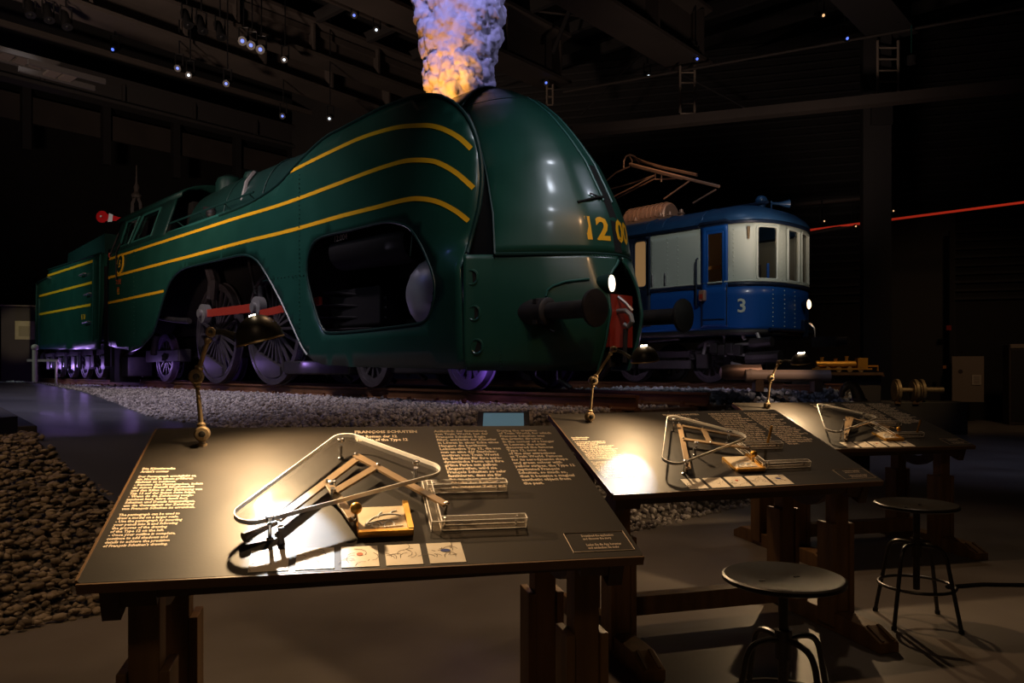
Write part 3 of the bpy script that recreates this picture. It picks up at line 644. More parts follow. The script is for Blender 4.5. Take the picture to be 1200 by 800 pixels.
mb = MB(); a = skp(636, 383); b = skp(647, 389); mb.cyl(V3(skirt_s(*a)+.03, a[0], a[1]), V3(skirt_s(*b)+.03, b[0], b[1]), .016, n=6); mb.build('step_bracket', 'black', loco)
# recess, buffer beam, coupling, headlamp
mb = MB(); mb.box(V3(1.75, 1.45, .7), (.8, .62, 1.3)); mb.build('recess_wall', 'void', loco, smooth=0)  # black box put in for the dark inside of the recess
mb = MB(); mb.box(V3(2.26, 1.58, .62), (.1, .46, .66)); mb.build('buffer_beam', 'rod_red', loco, smooth=0)
mb = MB(); mb.tube([V3(2.3, 1.5, .74), V3(2.44, 1.5, .74), V3(2.52, 1.5, .68), V3(2.54, 1.5, .6), V3(2.48, 1.5, .54), V3(2.42, 1.5, .57)], .032, 8); mb.tube([V3(2.32, 1.5, .92), V3(2.42, 1.52, .84), V3(2.5, 1.56, .74)], .022, 6); mb.build('coupling_hook', 'greysteel', loco)
mb = MB(); mb.tube([V3(2.44, 1.5, .52), V3(2.42, 1.5, .1)], .03, 8); mb.tube([V3(2.2, 1.42, .3), V3(2.25, 1.42, .05), V3(2.1, 1.42, -.1)], .035, 8); mb.build('brake_hose', 'black', loco)
mb = MB(); hl = Vector(V3(2.45, 1.17, 1.05)); mb.lathe([(.10, -.22), (.118, 0), (.118, .03)], hl, (.95, .3, 0)); hd = mb.build('headlamp', 'green_dark', loco)
mb = MB(); mb.lathe([(.105, .02), (.098, .04), (.05, .055)], hl, (.95, .3, 0)); mb.build('headlamp_lens', 'headlamp_white', hd)
for w in (.575, 2.325):
    mb = MB(); z = .705; sb = skirt_s(w, z)
    mb.lathe([(.17, sb-.25), (.17, sb+.14), (.14, sb+.16), (.105, sb+.16), (.105, 2.70)], V3(0, w, z), (1, 0, 0), 20); bu = mb.build('buffer', 'black', loco)
    mb = MB(); mb.lathe([(.11, 2.66), (.21, 2.70), (.22, 2.72), (.215, 2.745), (.1, 2.765), (.001, 2.77)], V3(0, w, z), (1, 0, 0), 24); mb.build('buffer_head', 'black', bu)
    for a in range(4): mb = MB(); mb.box(V3(sb+.05, w+.175*math.cos(PI/4+a*PI/2), z+.175*math.sin(PI/4+a*PI/2)), (.06, .05, .05)); mb.build('buffer_bolt', 'black', bu, smooth=0)
# number on the nose
me = text_mesh(['12 00'], .40, 1, 1.0, .03); co = tverts(me); x0, x1 = co[:, 0].min(), co[:, 0].max(); y0 = co[:, 1].min(); y1 = co[:, 1].max()
wa, za = nsp(688, 281); wb = 1.80; zb = nsp(690, 253)[1]
co2 = np.array([V3(nose_s(wa+(x-x0)/(x1-x0)*(wb-wa), za+(y-y0)/(y1-y0)*(zb-za))+.016, wa+(x-x0)/(x1-x0)*(wb-wa), za+(y-y0)/(y1-y0)*(zb-za)) for x, y, _ in co], dtype=np.float32)
me.vertices.foreach_set('co', co2.ravel()); me.update(); link('running_number', me, 'yellow', nose)
# inside the opening: reservoir, polished cylinder cover, pipes
mb = MB(); a = side(372, 296); b = side(452, 282); mb.cyl(V3(a[0]+.2, .35, a[1]), V3(b[0]+.3, .35, b[1]-.02), .27, n=20); rs_ = mb.build('air_reservoir', 'inner_black', loco)
side_text(['12.004'], 400, 282, .13, 'print_dim', rs_, 'reservoir_lettering', lambda px, py: lc(px, py, .09), wfn=lambda s, z: .085, off=.012)
c = side(492, 338); mb = MB(); mb.lathe([(.56, -.5), (.56, -.05), (.52, .12), (.42, .27), (.28, .38), (.12, .44), (.001, .45)], V3(c[0]-.34, .58, c[1]-.02), (-.42, -.85, 0), 28); cc = mb.build('cylinder_cover', 'cover_steel', loco)
for k in range(3):
    mb = MB(); mb.tube([V3(c[0]-.05-.1*k, .27, c[1]+.55-.1*k), V3(c[0]+.05, .2, c[1]-.02-.16*k), V3(c[0]+.5, .3, c[1]-.1+.06*k)], .012, 5); mb.build('oil_pipe', 'black', loco)
mb = MB(); mb.box(V3(-2.2, .75, 1.0), (1.5, .5, .6)); mb.box(V3(-2.9, .72, .55), (.5, .5, .4)); mb.build('pump_block', 'inner_black', loco, smooth=0, bevel=.03)
mb = MB()
for k in range(5): mb.tube([V3(-3.3+.06*k, .5, .5+.2*k), V3(-2.6, .45, .46+.2*k), V3(-1.4, .6, .5+.15*k)], .022, 6)
mb.build('pipework', 'inner_black', loco)
# wheels and motion
def wheel_parts(r, ns, cw=True, hub=.16):
    a = MB(); a.lathe([(r-.07, -.065), (r, -.065), (r, .05), (r+.03, .055), (r+.03, .075), (r-.07, .075)], (0, 0, 0), (0, 1, 0), 48, closed=True); a.lathe([(r-.14, -.045), (r-.07, -.05), (r-.07, .05), (r-.14, .045)], (0, 0, 0), (0, 1, 0), 48, closed=True)
    b = MB()
    for k in range(ns):
        t = 2*PI*k/ns; b.bar((hub*.8*math.cos(t), 0, hub*.8*math.sin(t)), ((r-.1)*math.cos(t), 0, (r-.1)*math.sin(t)), .05, .045, (0, 1, 0))
    c = MB(); c.lathe([(hub, -.10), (hub, .08), (hub*.6, .1), (hub*.45, .14)], (0, 0, 0), (0, -1, 0), 20)
    if cw: c.prism([((r-.13)*math.cos(t), (r-.13)*math.sin(t)) for t in np.linspace(-PI/2-.65, -PI/2+.65, 14)]+[(.52*(r-.1), -.62*(r-.1)), (-.52*(r-.1), -.62*(r-.1))], -.06, .03, lambda x, y, h: (x, h, y))
    return a.mesh('wheel'), b.mesh('spokes', 0), c.mesh('hub')
def wheel(name, meshes, s, w, z, m='wheel', rot=0, rim='wheel'):
    o = link(name, meshes[0] if meshes[0].users == 0 else meshes[0].copy(), None, loco); o.data.materials.clear(); o.data.materials.append(M[rim]); o.location = V3(s, w, z); o.rotation_euler = (0, rot, 0)
    for nm, me in (('spokes', meshes[1]), ('hub', meshes[2])):
        me2 = me.copy(); me2.materials.clear(); me2.materials.append(M[m]); link(nm, me2, None, o)
    return o
drv = wheel_parts(1.05, 22); trl = wheel_parts(.56, 12, False, .12); bog = wheel_parts(.45, 11, False, .1)
sA, sB = lc(256, 400, .65)[0], lc(322, 400, .65)[0]
for s, w in ((sA, .66), (sB, .66), (sA, 2.24), (sB, 2.24)): wheel('driving_wheel', drv, s, w, -.27+1.05, rot=.3)
sT = lc(196, 410, .62)[0]
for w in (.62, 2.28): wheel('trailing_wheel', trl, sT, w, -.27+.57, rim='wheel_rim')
sF = lc(555, 420, .73)[0]
for s in (sF, sF-2.3):
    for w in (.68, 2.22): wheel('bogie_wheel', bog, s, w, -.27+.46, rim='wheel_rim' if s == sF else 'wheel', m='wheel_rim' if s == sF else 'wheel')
p1 = lc(240, 367.5, .42); p2 = lc(303, 360, .42); p3 = lc(338, 364, .36)
mb = MB(); mb.bar(V3(p1[0], .42, p1[1]), V3(p2[0], .42, p2[1]), .06, .16); rd = mb.build('coupling_rod', 'rod_red', loco, smooth=0)
for p in (p1, p2): mb = MB(); mb.lathe([(.2, -.07), (.2, .07), (.09, .09), (.09, .14)], V3(p[0], .42, p[1]), (0, -1, 0), 16); mb.build('rod_end', 'greysteel', rd)
q1 = lc(306, 367.5, .33); mb = MB(); mb.bar(V3(q1[0], .33, q1[1]), V3(-2.9, .33, p3[1]+.1), .06, .13); mb.build('connecting_rod', 'rod_red', loco, smooth=0)
for pts, r in (([(245, 312), (250, 330), (248, 350)], .11), ([(290, 300), (296, 325), (300, 345)], .03), ([(295, 352), (299, 338), (306, 327), (314, 319)], .03), ([(305, 335), (306, 350)], .05)):
    mb = MB(); mb.tube([V3(*(lambda t: (t[0], .5, t[1]))(lc(px, py, .5))) for px, py in pts], r, 8); mb.build('motion_link', 'wheel', loco)
mb = MB(); mb.tube([V3(*(lambda t: (t[0], .2, t[1]))(lc(px, py, .2))) for px, py in ((187, 372), (205, 375), (222, 376))], .06, 8); mb.build('sand_pipe', 'black', loco)
for c_, d_, n_ in (((sT-.2, .7, .35), (2.2, .3, .3), 'axle_frame'), ((-12.3, .5, .1), (.5, .6, .5), 'ash_box'), ((-3.5, .8, .05), (2.2, .5, .24), 'bogie_frame'), ((-.8, .85, .05), (3.2, .3, .2), 'bogie_frame')):
    mb = MB(); mb.box(V3(*c_), d_); mb.build(n_, 'black', loco, smooth=0, bevel=.03)
for pp, r_ in ((((137, 434), (145, 422), (158, 408)), .06), (((180, 415), (182, 400), (184, 392)), .08)):
    mb = MB(); mb.tube([V3(*(lambda t: (t[0], .3, t[1]))(lc(px, py, .3))) for px, py in pp], r_, 8); mb.build('brake_pipe', 'wheel', loco)
for px, py in ((378, 433), (395, 434), (405, 438), (430, 436), (455, 440), (470, 432), (490, 436), (630, 440), (655, 445)):
    s, z = lc(px, py, .9); mb = MB(); mb.tube([V3(s, .9, z+.2), V3(s+.05, .85, z), V3(s+.2, .9, z-.1)], .035, 6); mb.build('brake_rod', 'black', loco)

# ------------------------------------------------------------------ tender
ten = thing('tender', 'dark green tender with yellow stripes coupled behind the locomotive cab', 'tender', LO, LROT)
TW = .12
def tp(px, py): return lc(px, py, TW)
def tpt(s, z, off=0): return V3(s, TW-off, z)
tout = [tp(*p) for p in ((43, 332), (57, 325), (57.5, 316), (121, 296), (126, 298), (117, 409), (42, 409))]
mb = cdt_panel(tout, [], .6, lambda s, z: tpt(s, z)); tpn = mb.build('side_panel', 'green', ten, solid=.04)
xs = [p[0] for p in tout]; sr, sf_ = min(xs), max(xs); zt = tout[3][1]; zb_ = tout[-1][1]
mb = MB(); mb.box(V3((sr+sf_)/2+.1, 1.45, (zb_+2.0)/2+.1), (sf_-sr-.6, 2.5, 2.0-zb_)); mb.build('water_tank', 'green_dark', ten, smooth=0)
a = lc(82, 300, .6); b = lc(129, 272, .6)
mb = MB(); mb.prism([(a[0], 2.0), (b[0]-.3, 2.0), (b[0]-.3, b[1]), (a[0], b[1]-.15), (a[0]-.5, 2.4)], .55, 2.35, lambda x, y, h: V3(x, h, y)); mb.build('coal_bunker', 'green_dark', ten, smooth=0)
for pts in (((57, 323), (110, 306)), ((47, 347), (109, 331)), ((46, 368.5), (107.5, 357))):
    r0 = []; r1 = []
    for k in range(7):
        s, z = tp(pts[0][0]+(pts[1][0]-pts[0][0])*k/6, pts[0][1]+(pts[1][1]-pts[0][1])*k/6); r0.append(tpt(s, z+.035, .03)); r1.append(tpt(s, z-.035, .03))
    mb = MB(); mb.grid([r0, r1]); mb.build('stripe', 'yellow', ten)
for pts in (((57.5, 316), (121, 296)), ((43, 332), (57, 325)), ((111, 304), (110, 400)), ((119, 298), (117, 408)), ((44, 333), (43, 408)), ((47, 350), (47, 405))):
    mb = MB(); mb.tube([tpt(*tp(*p), .03) for p in pts], .022, 6); mb.build('panel_bead', 'green_pale' if pts[0][0] > 100 else 'green_dark', tpn)
for px, py in ((100, 322), (106, 345), (104, 378)):
    mb = MB(); s, z = tp(px, py); mb.tube([tpt(s-.25, z, .03), tpt(s-.25, z, .09), tpt(s+.2, z+.02, .09), tpt(s+.2, z+.02, .03)], .022, 6); mb.build('grab_handle', 'greysteel', ten)
side_text(['B 38'], 99, 374, .2, 'yellow', ten, 'tender_lettering', tp, wfn=lambda s, z: TW)
mb = MB(); s, z = tp(124, 300); mb.box(V3(s+.35, .5, 1.4), (.5, .9, 2.6)); mb.box(V3(s+.6, .4, .3), (.4, .6, 1.2)); mb.build('gangway', 'black', ten, smooth=0)
mb = MB(); mb.tube([V3(s+.45, .15, 2.6), V3(s+.45, .15, .6)], .03, 6); mb.build('gangway_handrail', 'greysteel', ten)
mb = MB(); mb.tube([V3(s+.45, .1, 2.9), V3(s+.45, .1, 3.02)], .05, 8); mb.build('marker_lamp', 'rod_red', ten)
mb = MB(); mb.box(V3((sr+sf_)/2, 1.45, zb_-.12), (sf_-sr, 2.2, .3)); mb.build('tender_frame', 'black', ten, smooth=0)
for k in range(5):
    s = sr+1.0+k*(sf_-sr-1.8)/4
    for w in (.62, 2.28):
        o = wheel('tender_wheel', bog, s, w, -.27+.5, rim='wheel'); o.parent = ten
    mb = MB(); mb.box(V3(s, .34, .22), (.34, .2, .36)); mb.box(V3(s, .32, .5), (.9, .12, .12)); mb.cyl(V3(s-.3, .34, .45), V3(s-.3, .34, .1), .07, n=10); mb.cyl(V3(s+.3, .34, .45), V3(s+.3, .34, .1), .07, n=10); mb.build('axle_box', 'wheel', ten, smooth=30)
mb = MB(); mb.lathe([(.17, 0), (.17, .4), (.1, .4), (.1, .6), (.22, .62), (.22, .66)], V3(sr, .6, .45), (-1, 0, 0), 16); mb.build('buffer', 'black', ten)
# semaphore behind the engine
P = at(160, 440, 23.5); sem = thing('semaphore_signal', 'red semaphore arm with a white band on a finial-topped post behind the cab', 'signal', (P.x, P.y, 1.0), 0)
def sl(px, py, dy=0): q = at(px, py, 23.5); return (q.x-P.x, dy, q.z-1.0)
zb0 = sl(160, 248)[2]
mb = MB(); mb.cyl((0, 0, 0), (0, 0, zb0), .09, .07, 10); mb.build('post', 'girder', sem)
mb = MB(); mb.tube([sl(155, 250), sl(155.5, 238), sl(158, 232)], .05, 6); mb.tube([sl(165, 250), sl(164.5, 238), sl(162, 232)], .05, 6); mb.lathe([(.12, 0), (.16, .08), (.07, .2), (.09, .34), (.035, .45), (.015, 1.0)], sl(160, 232)); mb.build('finial', 'girder', sem)
mb = MB(); c0 = Vector(sl(124, 255.5, -.2)); c1 = Vector(sl(149, 259, -.2)); d = (c1-c0).normalized(); n = Vector((-d.z, 0, d.x))
disc = [c0+d*(.18*math.cos(a))+n*(.18*math.sin(a)) for a in np.linspace(.6, 2*PI-.6, 18)]+[c0+d*.62-n*.05, c0+d*.62+n*.05]
mb.add([p+Vector((0, -.02, 0)) for p in disc]+[p+Vector((0, .02, 0)) for p in disc], [tuple(range(20)), tuple(range(20, 40))[::-1]]+[(i, (i+1) % 20, 20+(i+1) % 20, 20+i) for i in range(20)]); arm = mb.build('arm', 'red', sem, smooth=0)
mb = MB(); mb.add([c0+d*a+n*b+Vector((0, -.03, 0)) for a, b in ((.2, -.135), (.33, -.11), (.33, .11), (.2, .135))], [(0, 1, 2, 3)]); mb.build('white_band', 'white', arm)
mb = MB(); mb.bar(c0+d*.55, Vector((0, -.1, c1.z-.05)), .05, .06); mb.build('arm_spindle', 'girder', sem)
mb = MB(); mb.sphere(c0+d*.0+Vector((0, -.08, 0)), .03, 6)
mb.build('arm_pivot', 'white', arm)

# ------------------------------------------------------------------ smoke above the chimney
prof = [(3.9, .50), (4.25, .53), (4.6, .55), (4.95, .56), (5.3, .64), (5.7, .66), (6.1, .64), (6.5, .6), (6.8, .45)]
mb = MB(); rs2 = random.Random(3)
mb.lathe([(interp(prof, z)*.86, z+ZR) for z in np.linspace(3.9, 6.8, 16)], (-.72, 1.45, 0), n=32)
for k in range(620):
    z = 3.95+2.9*rs2.random()**.9; a = rs2.uniform(0, 2*PI); r = interp(prof, z); low = z < 4.85
    q = rs2.uniform(.05, .10) if low else rs2.choice((.09, .13, .18, .24)); rad = r*.98-q*.55
    mb.sphere(V3(-.72+rad*math.cos(a), 1.45+rad*math.sin(a), z), q, 5, (1, 1, rs2.uniform(.8, 1.2)))
smk = mb.build('smoke_plume', 'smoke', None, 180); smk.location = LO; smk.rotation_euler = (0, 0, LROT)
md = smk.modifiers.new('fuse', 'REMESH'); md.mode = 'VOXEL'; md.voxel_size = .021; md.use_smooth_shade = True
for nm, sz, st in (('puff', .16, .085), ('fibre', .055, .045)):
    tx = bpy.data.textures.new(nm, 'CLOUDS'); tx.noise_scale = sz; tx.noise_depth = 3; md = smk.modifiers.new(nm, 'DISPLACE'); md.texture = tx; md.strength = st; md.mid_level = .5
tag(smk, 'billowing smoke rising from the chimney, orange below and lavender above', 'smoke', kind='stuff')
# ================================================================== the blue and cream railcar
RO = Vector((4.306, 15.5, HC-.27))
rc = thing('electric_railcar', 'blue and cream electric railcar number 3 with pantograph, behind the locomotive nose', 'railcar', RO, LROT)
def rl(px, py, w):
    q = (px-600)/FPX; s = (q*(RO.y+LE.y*w)-RO.x-LE.x*w)/(LF.x-q*LF.y); Y = RO.y+LF.y*s+LE.y*w
    return s, (HOR-py)/FPX*Y
RW, RFL, RS0 = 2.7, 1.05, -.25                                  # width, length of the rounded front, where the side ends
fr_pts = [(RS0+RFL*math.cos(a)**.75 if math.cos(a) > 0 else RS0, RW/2+RW/2*math.copysign(abs(math.sin(a))**.75, math.sin(a))) for a in np.linspace(-PI/2, PI/2, 41)]
plan = [(-9.5, 0)]+fr_pts+[(-9.5, RW)]
cum = [0]
for a, b in zip(plan, plan[1:]): cum.append(cum[-1]+math.hypot(b[0]-a[0], b[1]-a[1]))
def ppos(t, off=0):
    i = 0
    while i < len(cum)-2 and cum[i+1] < t: i += 1
    k = (t-cum[i])/(cum[i+1]-cum[i]); a, b = plan[i], plan[i+1]; d = Vector((b[0]-a[0], b[1]-a[1])).normalized()
    return (a[0]+(b[0]-a[0])*k+d.y*off, a[1]+(b[1]-a[1])*k-d.x*off)
def pt(t, z, off=0): p = ppos(t, off); return (p[0], p[1], z+.27)
def r_find(px, py):                                            # photograph pixel on the visible outside of the body -> (t, z)
    best = None
    for t in np.arange(2.0, cum[-1]*.515, .012):
        s, w = ppos(t); X = RO.x+LF.x*s+LE.x*w; Y = RO.y+LF.y*s+LE.y*w; e = abs(600+FPX*X/Y-px)
        if best is None or e < best[0]: best = (e, t, (HOR-py)/FPX*Y)
    return best[1], best[2]
zB, zW, zE = r_find(845, 388)[1], r_find(845, 334)[1], r_find(845, 263)[1]
def win(x0, y0, x1, y1, r=.06):
    t0, za = r_find(x0, y1); t1, zb = r_find(x1, y0); return rrect(t0, za, t1, zb, r, 4)
W_d1 = win(829.5, 271, 848.5, 336, .03); W_f1 = win(887, 266, 910, 327); 
tA = r_find(910, 300)[0]
zf0, zf1 = min(p[1] for p in W_f1), max(p[1] for p in W_f1)
tm = cum[-1]/2
tB, tC = r_find(922, 300)[0], r_find(935, 300)[0]; W_f2 = rrect(tB, zf0, tC, zf1, .05); W_f3 = rrect(tC+.12, zf0, tC+.12+(tC-tB), zf1, .05)
W_d2 = win(744, 281, 759, 338, .09)
hol = [W_d1, W_f1, W_f2, W_f3, W_d2]
te = cum[-1]
up = cdt_panel([(0, zW), (te, zW), (te, zE), (0, zE)], hol, .16, lambda t, z: pt(t, z)).build('upper_body', 'cream', rc, 40, solid=.05)
lo = cdt_panel([(0, zB), (te, zB), (te, zW), (0, zW)], [], .2, lambda t, z: pt(t, z)).build('lower_body', 'blue', rc, 40, solid=.05)
def belt(z, h, off, m, name, par, t0=0, t1=None):
    ts = [t0]+[t for t in cum if t0 < t < (t1 or te)]+[t1 or te]
    mb = MB(); mb.grid([[pt(t, z+k, off) for t in ts] for k in (-h/2, h/2)]); return mb.build(name, m, par, solid=.02)
belt(zW, .075, .03, 'navy', 'waist_belt', rc); belt(zE+.02, .07, .04, 'navy', 'eave_belt', rc); belt(zB-.03, .12, .03, 'black', 'sole_bar', rc); belt(zW+.06, .03, .035, 'cream', 'waist_moulding', rc)
for h, m, fm in zip(hol, ('glass',)*5, ('blue', 'cream', 'cream', 'cream', 'navy')):
    mb = MB(); mb.tube([pt(t, z, .025) for t, z in h], .028, 6, closed=True); f_ = mb.build('window_frame', fm, up)
    mb = MB(); mb.add([pt(t, z, -.01) for t, z in h], [tuple(range(len(h)))]); mb.build('window_pane', m, f_)
# inside the car
mb = MB(); mb.box((-4.6, RW/2, (zB+zE)/2+.27), (9.0, .1, zE-zB-.1)); mb.build('partition', 'interior', rc, smooth=0)
mb = MB(); mb.box((-.9, RW/2, (zW+zE)/2+.2), (.06, RW-.2, zE-zB-.3)); mb.build('partition', 'interior', rc, smooth=0)
s1_, z1_ = rl(838, 313, .5); mb = MB(); mb.box((s1_-.1, .55, z1_+.27), (1.6, .05, .07)); mb.box((s1_-.1, .55, z1_-.42+.27), (1.6, .05, .05)); mb.build('interior_rail', 'orange', rc, smooth=0)
mb = MB(); mb.box((.1, .8, zW+.45), (.3, .4, .6)); mb.build('controller', 'black', rc, smooth=0, bevel=.03)
mb = MB(); mb.cyl((.42, .95, zW+.3), (.42, .95, zW+.75), .03, n=8); mb.build('controller_handle', 'blue', rc)
s2_, z2_ = rl(751, 305, .35); mb = MB(); mb.box((s2_, .4, z2_+.27), (1.2, .04, 1.4)); mb.build('compartment_glow', 'winlit', rc, smooth=0)  # glowing board stands in for light inside the compartment
# roof
rows = []
for k, (ins, zz) in enumerate(((-.06, 0), (-.05, .06), (.03, .16), (.18, .28), (.45, .38), (.8, .44), (1.2, .46))):
    row = []
    for t in np.linspace(0, te, 150):
        p = ppos(t, -ins if ins > 0 else -ins); c = (min(-.6, p[0]), RW/2)
        row.append((p[0], p[1], zE+.05+zz+.27))
    rows.append(row)
rf = MB(); rf.grid(rows); n0 = len(rf.v); nc = 150
rf.f.append(tuple(range(6*nc, 7*nc))); roof = rf.build('roof', 'roofblue', rc, 40)
for px in (758, 777, 823):
    s, _ = rl(px, 262, 0); mb = MB(); mb.tube([(s, -.05, zE+.08+.27), (s, .02, zE+.22+.27), (s, .17, zE+.34+.27), (s, .45, zE+.44+.27), (s, 1.2, zE+.52+.27)], .012, 5); mb.build('roof_seam', 'roofblue', roof)
# doors
def door(x0, y0, x1, y1, hole, fm, lowm, name):
    t0, t1 = r_find(x0, 300)[0], r_find(x1, 300)[0]; z0, z1 = r_find(x0, y1)[1], r_find(x0, y0)[1]
    mb = cdt_panel([(t0, z0), (t1, z0), (t1, z1), (t0, z1)], [hole], .15, lambda t, z: pt(t, z, .035)); return mb.build(name, fm, rc, 40, solid=.02), t0, t1, z0, z1
dd, t0, t1, z0, z1 = door(823, 266.5, 853.5, 384, W_d1, 'blue', 'blue', 'cab_door')
mb = MB(); mb.tube([pt(t0-.06, z1+.02, .06), pt(t0+.02, z1+.06, .09), pt(t1-.02, z1+.06, .09), pt(t1+.06, z1+.02, .06)], .025, 6); mb.build('drip_rail', 'navy', dd)
mb = MB(); mb.tube([pt(t0+.02, z0+.02, .05), pt(t0+.02, zW, .05)], .012, 5); mb.tube([pt(t1-.02, z0+.02, .05), pt(t1-.02, zW, .05)], .012, 5); mb.build('door_edge', 'navy', dd)
mb = MB(); a = r_find(825, 375); b = r_find(850, 374); mb.tube([pt(a[0], a[1], .05), pt(b[0], b[1], .05)], .015, 5); mb.build('door_moulding', 'navy', dd)
dd2, *_ = door(735, 276, 763, 384, W_d2, 'navy', 'navy', 'side_door')
for x0, y0, y1 in ((818.5, 303, 360), (763.5, 276, 345)):
    mb = MB(); a = r_find(x0, y0); b = r_find(x0, y1); mb.tube([pt(a[0], a[1], .03), pt(a[0], a[1]-.03, .09), pt(b[0], b[1]+.03, .09), pt(b[0], b[1], .03)], .018, 6); mb.build('grab_rail', 'navy', rc)
for x0, y0, y1 in ((766, 322, 336), (781, 320, 334)):
    mb = MB(); a = r_find(x0, y0); b = r_find(x0, y1); mb.tube([pt(a[0], a[1], .05), pt(b[0], b[1], .05)], .016, 6); mb.build('door_handle', 'steel', rc)
a = r_find(826, 346.5); mb = MB(); mb.box(pt(a[0], a[1], .08), (.14, .10, .22), Matrix.Identity(3)); lb = mb.build('side_lamp', 'copper', rc, 0, bevel=.02); mb = MB(); mb.box(pt(a[0], a[1]-.02, .135), (.07, .02, .09)); mb.build('lamp_glass', 'rod_red', lb, 0)
a = r_find(877, 267); mb = MB(); mb.cyl(pt(a[0], a[1]+.02, .05), pt(a[0], a[1]-.22, .05), .035, .02, 8); mb.build('destination_hook', 'oldbrass', rc)
mb = MB()
for px in (765, 783, 795, 860, 915):
    t, _ = r_find(px, 300); z = zW+.1
    while z < zE-.06: mb.sphere(pt(t, z, .028), .014, 3); z += .09
for px in (905, 918, 930):
    t, _ = r_find(px, 360); z = zB+.1
    while z < zW-.06: mb.sphere(pt(t, z, .028), .014, 3); z += .09
o = mb.build('rivets', 'cream', rc); o['kind'] = 'stuff'
# number, headlamp, coupling
a = r_find(869, 358); me = text_mesh(['3'], .38, 1, 1.0, .016, 'CENTER'); co = tverts(me); ym = (co[:, 1].max()+co[:, 1].min())/2
out = np.array([pt(a[0]+x, a[1]+(y-ym), .036) for x, y, _ in co], dtype=np.float32); me.vertices.foreach_set('co', out.ravel()); me.update(); link('running_number', me, 'cream', rc)
a = r_find(941.5, 357); c = Vector(pt(a[0], a[1], .1)); p0 = Vector(pt(a[0], a[1], 0)); n = (c-p0).normalized()
mb = MB(); mb.lathe([(.06, -.1), (.10, -.02), (.11, .05)], c, n, 20); hb = mb.build('headlamp', 'navy', rc); mb = MB(); mb.lathe([(.10, .052), (.085, .068), (.03, .075)], c, n, 20); mb.build('headlamp_lens', 'headlamp', hb)
mb = MB(); q = Vector(pt(a[0], a[1]-.5, .05)); mb.box(q, (.12, .2, .36)); mb.build('lamp_bracket', 'navy', rc, 0, bevel=.02)
mb = MB(); mb.tube([pt(tm-.9, zB+.02, .08), pt(tm, zB+.02, .12), pt(tm+.9, zB+.02, .08)], .04, 6); mb.build('bumper_bar', 'navy', rc)
mb = MB(); mb.box((1.45, RW/2, zB+.05), (.5, .2, .2)); mb.cyl((1.7, RW/2, zB+.05), (1.9, RW/2, zB+.05), .09, n=12); mb.build('coupler', 'black', rc, 30)
mb = MB(); q = Vector(pt(a[0]+.25, zB+.2, .08)); mb.tube([q, q+Vector((.1, 0, -.1)), q+Vector((.12, 0, -.35))], .03, 6); mb.build('air_hose', 'steel', rc)
# roof fittings
a = rl(892, 236, RW*.45); mb = MB(); mb.sphere((a[0], RW*.45, a[1]+.27+.0), .13, 10); mb.cyl((a[0], RW*.45, a[1]+.05), (a[0], RW*.45, a[1]+.27), .09, n=10); mb.build('roof_lamp', 'roofblue', rc)
a = rl(904, 240, RW/2); mb = MB(); mb.cyl((a[0], RW/2, zE+.6), (a[0], RW/2, a[1]+.35), .02, n=6); mb.tube([(a[0], RW/2, a[1]+.30), (a[0]+.1, RW/2+.15, a[1]+.30), (a[0]+.25, RW/2+.3, a[1]+.30)], [.03, .035, .09], 10); mb.build('horn', 'roofblue', rc)
mb = MB(); s, _ = rl(850, 240, 1.0); mb.tube([(s-.5, 1.0, zE+.62+.2), (s+1.0, 1.0, zE+.62+.18)], .03, 6); mb.build('roof_conduit', 'navy', rc)
# resistor drum and insulators under the pantograph
s0_, zz0 = rl(737, 242, .9); s1_, zz1 = rl(786, 240, .9); zr_ = zE+.45+.27
mb = MB(); mb.lathe([(.02, 0), (.30, 0), (.33, .03), (.33, s1_-s0_-.03), (.30, s1_-s0_), (.02, s1_-s0_)], (s0_, .95, zr_+.1), (1, 0, 0), 24); dr = mb.build('resistor_drum', 'copper', rc)
for k in range(9): mb = MB(); sx = s0_+.1+k*(s1_-s0_-.2)/8; mb.tube([(sx, .95+.345*math.cos(q), zr_+.1+.345*math.sin(q)) for q in np.linspace(0, PI, 14)], .016, 5); mb.build('drum_rib', 'copper', dr)
for k, sx in enumerate((s0_-.3, s0_+.5, s0_+1.2, s1_+.25, s1_+.55)): mb = MB(); mb.lathe([(.05, 0), (.085, .03), (.05, .06), (.085, .09), (.05, .12), (.04, .18)], (sx, .5, zr_-.06), n=12); mb.build('insulator', 'copper', rc)
mb = MB(); mb.bar((s0_-1.2, .45, zr_-.02), (s1_+.3, .45, zr_-.02), .06, .07); mb.bar((s0_-1.2, 1.9, zr_-.02), (s1_+.3, 1.9, zr_-.02), .06, .07); mb.build('base_frame', 'copper', rc, 0)
